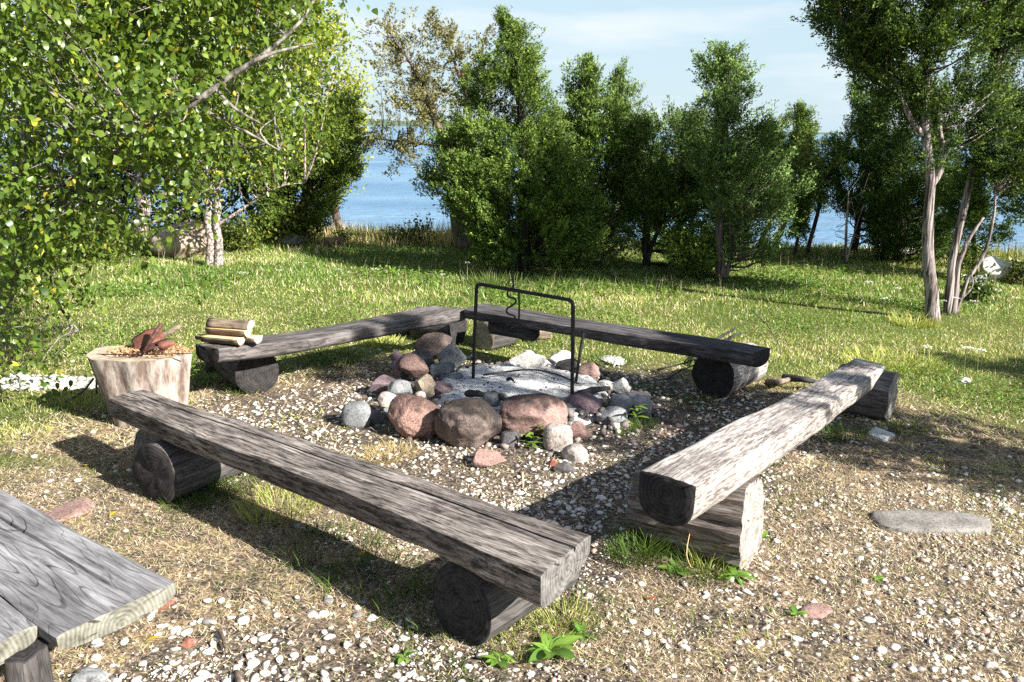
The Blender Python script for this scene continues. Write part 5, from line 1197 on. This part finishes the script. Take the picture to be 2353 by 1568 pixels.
tree('young_tree', 'young tree with a bare thin dark trunk left of the whitish dead sapling', b, [([b, yp(1880, 480, y), yp(1875, 380, y)], [.03, .025, .01])],
     outline([(330, 1870, 1900), (370, 1840, 1930), (430, 1840, 1940), (480, 1850, 1930)], y), y, 110, 'needle', 11, bark='bark_dark', prm=dict(m=7, k=13, col=(.07, .12, .03), tip=(.20, .24, .05)))
b = G(1840, 600) + np.array([0, .3, 0]); y = b[1]
tree('young_tree', 'thin dark sapling trunk with small twigs below the narrow juniper', b, [([b, yp(1842, 510, y), yp(1836, 430, y)], [.022, .018, .01])],
     outline([(420, 1810, 1860), (470, 1800, 1870)], y), y, 30, 'needle', 12, bark='bark_dark', prm=dict(m=6, k=12))
# dead sapling
b = G(1942, 612); y = b[1]; tw = [([b, yp(1945, 520, y), yp(1950, 440, y)], [.02, .016, .008]), ([b, yp(1962, 540, y), yp(1985, 470, y)], [.018, .012, .005])]
r2 = np.random.RandomState(5)
for k in range(16):
    s0 = yp(1946 + r2.uniform(-2, 8), r2.uniform(450, 560), y); tw.append(([s0, s0 + r2.normal(0, .09, 3) + (0, 0, .03), s0 + r2.normal(0, .16, 3) + (0, 0, .08)], [.005, .004, .002]))
root = tag(empty('dead_sapling', b), 'whitish dead sapling with bare twigs at the edge of the trees on the right', 'tree')
for k, (pts, rd) in enumerate(tw[:2]):
    c = crv(pts, 12); link('trunk', tubes_mesh('trunk', [(c - b, np.interp(np.linspace(0, 1, len(c)), np.linspace(0, 1, len(rd)), rd), 7)], M['bark_grey']), root)
link('twigs', tubes_mesh('twigs', [(crv(p, 6) - b, np.linspace(.005, .002, len(crv(p, 6))), 4) for p, _ in tw[2:]], M['bark_grey']), root)
b = G(1990, 600) + np.array([0, .5, 0]); y = b[1]
tree('juniper', 'tall dark juniper column left of the big right tree', b, [([b, yp(1985, 400, y), yp(1965, 200, y)], [.05, .04, .01])],
     outline([(188, 1955, 1975), (230, 1945, 2000), (290, 1935, 2010), (350, 1920, 2040), (430, 1900, 2060), (500, 1950, 2080), (570, 1990, 2100)], y), y, 330, 'needle', 13, bark='bark_dark', prm=dict(m=8, k=14, col=(.04, .085, .018), tip=(.10, .16, .035)))
# dark mass behind the big right tree
b = G(2075, 612) + np.array([0, .2, 0]); y = b[1]
tree('juniper', 'dark dense juniper filling the shade behind the big right tree', b, [([b, yp(2075, 480, y), yp(2080, 330, y)], [.06, .05, .02]), ([b - (.2, 0, 0), yp(2045, 500, y)], [.03, .02])],
     outline([(230, 2020, 2120), (300, 2000, 2160), (380, 1990, 2180), (460, 1990, 2180), (540, 2010, 2190), (600, 2030, 2170)], y), y, 520, 'needle', 14, bark='bark_dark', carve=-.3, prm=dict(m=8, k=15, col=(.03, .06, .013), tip=(.07, .11, .02)))
# the big right juniper
b = G(2142, 738); y = b[1]
tree('juniper', 'big tall juniper with a straight silvery trunk at the right', b,
     [([b, yp(2132, 600, y), yp(2135, 450, y), yp(2128, 330, y), yp(2125, 250, y), yp(2140, 60, y), yp(2140, -150, y)], [.066, .052, .044, .04, .036, .028, .015]),
      ([yp(2128, 320, y), yp(2095, 280, y), yp(2070, 230, y), yp(2040, 170, y - .1), yp(1980, 140, y - .1), yp(1940, 70, y - .1)], [.028, .025, .022, .018, .014, .007]), ([yp(2050, 190, y), yp(2030, 120, y), yp(2010, 40, y)], [.018, .014, .007]),
      ([yp(2135, 430, y), yp(2160, 380, y), yp(2165, 250, y)], [.03, .025, .015])],
     outline([(-190, 2030, 2240), (-90, 1960, 2280), (-10, 1880, 2270), (60, 1880, 2260), (120, 1910, 2270), (170, 1980, 2280), (230, 2040, 2290), (300, 2060, 2290), (370, 2090, 2280), (420, 2130, 2250)], y), y, 720, 'needle', 15, bark='bark_grey', up=.25, inner=.25, depth=.75, limbs=.3, carve=-.06, carve_f=1.7,
     prm=dict(m=7, k=19, spread=.06, tl=.13, ll=.026, lw=.011, col=(.026, .055, .011), tip=(.085, .125, .02)), stem_sides=14)
# leaning multi-stemmed juniper right of it
b = G(2172, 722); y = b[1]
tree('juniper', 'leaning many-stemmed juniper at the right edge beside the big one', b,
     [([b, yp(2190, 600, y), yp(2230, 420, y), yp(2275, 250, y), yp(2300, 100, y), yp(2310, -100, y)], [.042, .036, .032, .03, .026, .015]), ([b + (.06, 0, 0), yp(2200, 620, y), yp(2225, 560, y), yp(2260, 500, y)], [.03, .024, .02, .012]),
      ([b + (.12, .05, 0), yp(2215, 650, y), yp(2260, 590, y), yp(2280, 500, y), yp(2285, 440, y)], [.022, .019, .016, .013, .008]), ([yp(2200, 690, y), yp(2228, 660, y), yp(2232, 630, y)], [.01, .008, .004])],
     outline([(-150, 2260, 2400), (-30, 2240, 2420), (60, 2260, 2420), (130, 2275, 2400), (190, 2285, 2400), (250, 2300, 2400), (300, 2260, 2400), (350, 2240, 2420), (420, 2230, 2400)], y), y, 430, 'needle', 18, bark='bark_grey', up=.3, inner=.2, depth=.8, limbs=.4,
     prm=dict(m=7, k=17, spread=.06, tl=.12, ll=.026, lw=.011, col=(.024, .05, .01), tip=(.07, .105, .018)), stem_sides=10)
b = G(2240, 640); y = b[1]
tree('juniper', 'low dark juniper behind the leaning stems at the right edge', b, [([b, yp(2240, 520, y), yp(2235, 400, y)], [.03, .025, .01])],
     outline([(370, 2200, 2280), (430, 2190, 2330), (500, 2190, 2330), (560, 2190, 2290), (620, 2190, 2260)], y), y, 260, 'needle', 20, bark='bark_dark', up=.4, prm=dict(m=8, k=15, col=(.04, .08, .016), tip=(.12, .17, .03)))
b = G(2400, 660); y = b[1]
tree('juniper', 'dark juniper branches hanging in at the right picture edge', b, [([b, yp(2400, 400, y), yp(2390, 100, y)], [.07, .05, .02])],
     outline([(-100, 2330, 2480), (50, 2320, 2480), (200, 2300, 2500), (330, 2310, 2500), (420, 2320, 2500), (500, 2330, 2480)], y), y, 420, 'needle', 19, bark='bark_dark', up=.2, prm=dict(m=8, k=15, col=(.025, .055, .012), tip=(.06, .09, .02)))
# small shore bushes
for (u, v, rows, n, sd, lb) in ((965, 560, [(508, 955, 985), (530, 935, 1010), (552, 925, 1020)], 40, 30, 'low dark bush at the water edge left of the sparse shore tree'), (905, 560, [(532, 890, 930), (550, 880, 940)], 16, 31, 'tiny bush in the shore grass left of the low dark bush'),
                            (790, 560, [(540, 775, 800), (556, 765, 805)], 12, 32, 'sprig of green in the pale shore grass below the leaning juniper'), (2330, 650, [(600, 2310, 2400), (640, 2290, 2420)], 40, 33, 'low yellow-green bush at the right shore'), (2225, 690, [(640, 2215, 2260), (680, 2215, 2270)], 24, 34, 'small dark bush at the foot of the leaning juniper')):
    b = G(u, v); y = b[1]
    tree('shrub', lb, b, [([b, b + (0, 0, .15)], [.01, .005])], outline(rows, y), y, n, 'broad', sd, cat='bush', prm=dict(m=16, spread=.06, ll=.04, lw=.025, cols=((.04, .08, .02), (.09, .13, .03), (.2, .2, .04), .08)), limbs=.2)

# ---- left group
HW = ((.07, .12, .018), (.19, .25, .035), (.38, .36, .05), .12)
b = G(488, 612); y = b[1]
tree('hawthorn_tree', 'small two-stemmed tree with lichen-spotted trunks in the left meadow', b,
     [([b - (.05, 0, 0), yp(482, 540, y), yp(478, 490, y), yp(470, 420, y), yp(450, 330, y)], [.055, .05, .045, .035, .02]), ([b + (.045, 0, 0), yp(500, 540, y), yp(498, 470, y), yp(488, 430, y), yp(465, 390, y)], [.055, .048, .042, .035, .02]),
      ([yp(492, 450, y), yp(520, 400, y), yp(560, 330, y)], [.03, .022, .01]), ([yp(500, 520, y), yp(560, 480, y), yp(640, 430, y), yp(700, 420, y)], [.02, .016, .012, .006]), ([yp(480, 440, y), yp(500, 380, y), yp(510, 300, y)], [.028, .02, .01])],
     outline([(-160, 330, 760), (-60, 260, 820), (40, 250, 800), (140, 260, 790), (230, 280, 780), (300, 330, 740), (360, 380, 700), (420, 420, 660)], y), y, 560, 'broad', 41, bark='bark_spot', inner=.2, depth=.6, limbs=.3, prm=dict(m=30, spread=.13, ll=.05, lw=.032, cols=HW), stem_sides=12)
b = G(325, 540); y = b[1]
tree('hawthorn_tree', 'tree with a reddish trunk beside the mossy boulder at the left', b,
     [([b, yp(328, 470, y), yp(322, 420, y), yp(340, 330, y)], [.10, .08, .07, .03]), ([yp(335, 500, y), yp(350, 460, y), yp(400, 440, y), yp(430, 430, y)], [.05, .04, .03, .015]), ([yp(330, 440, y), yp(370, 400, y), yp(380, 370, y)], [.04, .03, .015]), ([yp(332, 520, y), yp(400, 490, y), yp(450, 470, y)], [.02, .015, .008])],
     outline([(-120, 100, 600), (0, 60, 640), (120, 80, 640), (230, 100, 620), (320, 150, 560), (380, 200, 500)], y), y, 420, 'broad', 42, bark='bark_spot', inner=.2, depth=.5, limbs=.3, prm=dict(m=30, spread=.16, ll=.055, lw=.035, cols=((.05, .09, .016), (.14, .19, .03), (.3, .3, .05), .08)), stem_sides=12)
b = G(690, 560); y = b[1]
tree('juniper', 'dense juniper leaning right over the shore at the edge of the left trees', b,
     [([b, yp(700, 480, y), yp(720, 380, y), yp(740, 250, y)], [.07, .06, .045, .015]), ([b - (.35, 0, 0), yp(650, 480, y), yp(700, 400, y)], [.04, .03, .01]), ([b - (.15, 0, 0), yp(690, 470, y), yp(780, 380, y)], [.03, .025, .01])],
     outline([(235, 770, 800), (265, 740, 815), (290, 690, 822), (330, 660, 832), (380, 620, 828), (430, 600, 800), (480, 590, 760), (530, 590, 730)], y), y, 520, 'needle', 43, bark='bark_dark', up=.6, prm=dict(m=8, k=15, col=(.045, .085, .014), tip=(.14, .18, .03)), inner=.4)
b = G(760, 545) + np.array([0, .6, 0]); y = b[1]
tree('birch_tree', 'light yellow-green tree behind the leaning juniper, bright against the water', b, [([b, yp(760, 400, y), yp(755, 200, y)], [.07, .05, .02])],
     outline([(60, 720, 780), (110, 690, 815), (170, 680, 830), (240, 700, 835), (300, 740, 835), (360, 740, 822), (420, 720, 790), (500, 700, 745)], y), y, 330, 'broad', 44, inner=.35, depth=.5, prm=dict(m=28, spread=.12, ll=.05, lw=.03, cols=((.20, .25, .03), (.34, .38, .05), (.45, .42, .06), .15)), bark='bark')
for (u, rows, n, sd, cols, lb) in ((560, [(-100, 470, 740), (0, 450, 760), (130, 460, 760), (260, 470, 740), (380, 500, 700), (480, 520, 660)], 360, 45, ((.10, .15, .02), (.24, .29, .04), (.4, .38, .06), .15), 'bright leafy tree behind the two-stemmed one'),
                               (120, [(-100, -60, 300), (60, -80, 330), (200, -60, 330), (340, -40, 320), (450, -20, 310), (530, 0, 280)], 420, 46, ((.03, .055, .012), (.08, .11, .02), (.2, .2, .04), .05), 'dark leafy tree at the back of the left trees'),
                               (430, [(280, 200, 600), (380, 180, 620), (460, 180, 640), (520, 200, 640), (560, 240, 600)], 460, 47, ((.025, .045, .012), (.06, .085, .018), (.15, .15, .03), .04), 'shaded undergrowth bush behind the mossy boulder')):
    b = G(u, 545) + np.array([0, .8, 0]); y = b[1]
    tree('leafy_tree' if sd < 47 else 'leafy_bush', lb, b, [([b, yp(u, 430, y), yp(u, 250 if sd < 47 else 420, y)], [.06, .05, .02])], outline(rows, y), y, n, 'broad', sd, cat='tree' if sd < 47 else 'bush', inner=.2, depth=.45, prm=dict(m=30, spread=.15, ll=.055, lw=.035, cols=cols), bark='bark_dark', limbs=.12)
# low green bushes under them
for (u, v, rows, n, sd, lb) in ((200, 600, [(490, 60, 240), (540, 40, 270), (590, 80, 280)], 130, 48, 'low leafy bush left of the mossy boulder'), (540, 575, [(535, 500, 580), (560, 490, 600)], 36, 49, 'small bright bush right of the two-stemmed tree'), (640, 560, [(470, 600, 700), (520, 590, 720), (550, 600, 720)], 80, 50, 'brownish low bush under the leaning juniper')):
    b = G(u, v); y = b[1]
    tree('shrub', lb, b, [([b, b + (0, 0, .2)], [.012, .006])], outline(rows, y), y, n, 'broad', sd, cat='bush', inner=.1, depth=.6, prm=dict(m=26, spread=.11, ll=.05, lw=.032, cols=((.06, .10, .02), (.15, .19, .03), (.3, .28, .05), .1)), limbs=.3)

# ---- the near apple tree at the left edge: limbs as parts, the 300 largest leaves as parts, the rest of the leaves as one
b = np.array([-3.7, 5.6, 0.]); root = tag(empty('apple_tree', b), 'near tree with large glossy leaves overhanging from the left edge', 'tree')
r2 = np.random.RandomState(77)
M['bark_near'] = bark_mat('grey_green_bark', (.04, .035, .03), (.26, .24, .21), 9., 16., .40, .62)
YA = 5.3
trunkp = [b - (0, 0, .05), yp(10, 640, 5.5), yp(55, 400, 5.4), yp(95, 210, YA), yp(170, 90, YA), yp(260, -80, YA)]
limbsA = [(trunkp, [.10, .085, .075, .06, .05, .03]),
          ([yp(120, 500, YA), yp(170, 425, YA - .4), yp(230, 350, YA - .6), yp(330, 285, YA - .75), yp(440, 240, YA - .8), yp(530, 175, YA - .8), yp(620, 125, YA - .8), yp(720, 100, YA - .7)], [.030, .026, .024, .021, .018, .014, .009, .004]),
          ([yp(530, 175, YA - .8), yp(600, 130, YA - .7), yp(690, 50, YA - .6), yp(730, -20, YA - .5)], [.018, .014, .009, .004]),
          ([yp(100, 190, YA), yp(220, 80, YA - .1), yp(290, 55, YA - .1), yp(420, 20, YA - .2), yp(520, 0, YA - .2), yp(600, -50, YA)], [.04, .03, .022, .018, .012, .006]),
          ([yp(330, 60, YA - .1), yp(285, 100, YA - .1), yp(210, 95, YA)], [.012, .012, .02]),
          ([yp(490, 200, YA - .8), yp(540, 250, YA - .8), yp(610, 290, YA - .7)], [.010, .008, .003]),
          ([yp(60, 400, 5.4), yp(90, 560, 5.2), yp(130, 690, 5.1), yp(180, 760, 5.0)], [.03, .02, .012, .004]),
          ([yp(440, 240, YA - .8), yp(560, 300, YA - .7), yp(640, 345, YA - .6)], [.012, .008, .003])]
for k, (pts, rd) in enumerate(limbsA):
    c = crv(pts, 8 * (len(pts) - 1)); rr_ = np.interp(np.linspace(0, 1, len(c)), np.linspace(0, 1, len(rd)), rd) * (1 + .08 * vnoise(c * 9))
    link('trunk' if k == 0 else 'branch', tubes_mesh('branch', [(c - b, rr_, 12 if k < 2 else 7)], M['bark_near']), root)
# leaf sprays: centre points in the crown's volume
cl = []
def spray_box(n, u0, v0, u1, v1, ya, yb, keep=None):
    for k in range(n):
        u, v = r2.uniform(u0, u1), r2.uniform(v0, v1)
        if keep and not keep(u, v): continue
        q = yp(u, v, r2.uniform(ya, yb))
        if float(fnoise(q * 2.6 + 4., 2)) > -.10: cl.append(q)
spray_box(170, -60, -120, 330, 330, 4.6, 6.0)
spray_box(70, -60, 300, 190, 620, 4.8, 5.9)
spray_box(60, -60, 600, 140, 830, 4.6, 5.3, lambda u, v: u < 150 - abs(v - 700) * .3)
spray_box(120, 250, -120, 640, 150, 4.8, 5.7)
spray_box(50, 330, 190, 640, 330, 4.7, 5.3, lambda u, v: v < 380 - (u - 330) * .25)
spray_box(34, 600, -100, 820, 120, 4.7, 5.3, lambda u, v: v < 130 and u < 830 - max(0, v - 40) * .6)
spray_box(16, 350, 330, 480, 400, 4.8, 5.2)
spray_box(60, 120, 180, 640, 420, 4.2, 4.6, lambda u, v: v < 520 - u * .55 and v > 330 - u * .5)
spray_box(70, -60, 0, 160, 600, 4.3, 4.8)
spray_box(12, 190, 450, 320, 560, 4.8, 5.2)
cl = np.array(cl)
ACOL = ((.05, .10, .016), (.17, .24, .03), (.40, .36, .05), .025)
tw = []
allp = np.concatenate([crv(p, 10 * (len(p) - 1)) for p, _ in limbsA])
for c in cl:
    s = allp[np.argmin(np.linalg.norm(allp - c, axis=1))]
    if r2.rand() < .85: tw.append((crv([s, s * .5 + c * .5 + r2.normal(0, .04, 3), c + r2.normal(0, .05, 3)], 6) - b, np.linspace(.007, .002, len(crv([s, c, c + 1.], 6))), 4))
link('twigs', tubes_mesh('twigs', tw, M['bark_near']), root)['kind'] = 'stuff'
dirs = unit(r2.normal(0, 1, cl.shape))
# individual leaves
LM = [leaf_mesh('leaf', 1., .58, c, fold=.35, droop=.22, n=6) for c in ((.07, .13, .02), (.11, .17, .025), (.16, .22, .03), (.26, .27, .03))]
near = cl[np.argsort(np.linalg.norm(cl - np.array([0, 0, EYE]), axis=1))]
near = near[(near[:, 0] > -3.2)][:100]
cnt = 0
for c in near:
    for j in range(3):
        o = link('leaf', LM[r2.choice(4, p=[.3, .35, .25, .1])], root); s = r2.uniform(.032, .052); o.scale = (s, s, s)
        q = c + r2.normal(0, .10, 3) - b; o.location = [float(k) for k in q]; o.rotation_euler = (r2.uniform(-.9, .9), r2.uniform(.1, 1.2), r2.uniform(0, 6.28)); cnt += 1
V, F, C = broad_foliage(np.repeat(cl, 3, 0) + r2.normal(0, .13, (len(cl) * 3, 3)), np.repeat(dirs, 3, 0), r2, 15, .065, .046, .030, ACOL, .7, True)
o = link('foliage', make_mesh('foliage', V - b, [F], M['leaf'], C), root); o['kind'] = 'stuff'

# ---- trees outside the picture to the right whose shade falls across the camp
def shade_tree(s, c, z0, z1, R, n, seed, lb, kind='needle'):
    a = SUNV[:2] / np.linalg.norm(SUNV[:2]); nn = np.array([-a[1], a[0]]); p = a * s + nn * c; b = np.array([p[0], p[1], float(height(p[0], p[1]))])
    tree('juniper', lb, b, [([b, b + (.02, .02, z0), b + (-.03, 0, (z0 + z1) / 2), b + (0, 0, z1)], [.08, .06, .045, .01])], [(z0, b[0], R * .6), ((z0 + z1) / 2, b[0], R), (z1, b[0], R * .2)], b[1], n, 'needle', seed, bark='bark_grey', inner=.1, prm=dict(m=7, k=14, ll=.04, lw=.016), limbs=.3)
shade_tree(1.9, 5.1, 1.0, 2.9, .62, 230, 61, 'juniper standing just outside the picture on the right, shading the fire pit')
_a = SUNV[:2] / np.linalg.norm(SUNV[:2]); _n = np.array([-_a[1], _a[0]]); _b = _a * 2.3 + _n * 5.35; _t = _a * 2.1 + _n * 4.25; _b = np.array([_b[0], _b[1], 0.]); _b[2] = float(height(_b[0], _b[1]))
tree('juniper', 'taller open juniper outside the picture on the right, leaning over and dappling the fire pit', _b, [([_b, _b + (0, 0, 1.2), np.array([(_b[0] + _t[0]) / 2, (_b[1] + _t[1]) / 2, 2.1]), np.array([_t[0], _t[1], 3.0]), np.array([_t[0], _t[1], 4.0])], [.07, .06, .05, .035, .01])],
     [(2.4, _t[0], .35), (3.2, _t[0], .55), (4.1, _t[0], .12)], _t[1], 75, 'needle', 63, bark='bark_grey', inner=.1, prm=dict(m=7, k=14, ll=.04, lw=.016), limbs=.3)
shade_tree(3.3, 7.2, .5, 2.6, .7, 200, 62, 'farther juniper outside the picture on the right, shading the meadow')
print('objects', len(bpy.data.objects), 'time', round(time.time() - T0, 1))
print('tris', sum(len(o.data.loops) - 2 * len(o.data.polygons) for o in bpy.data.objects if o.type == 'MESH'))
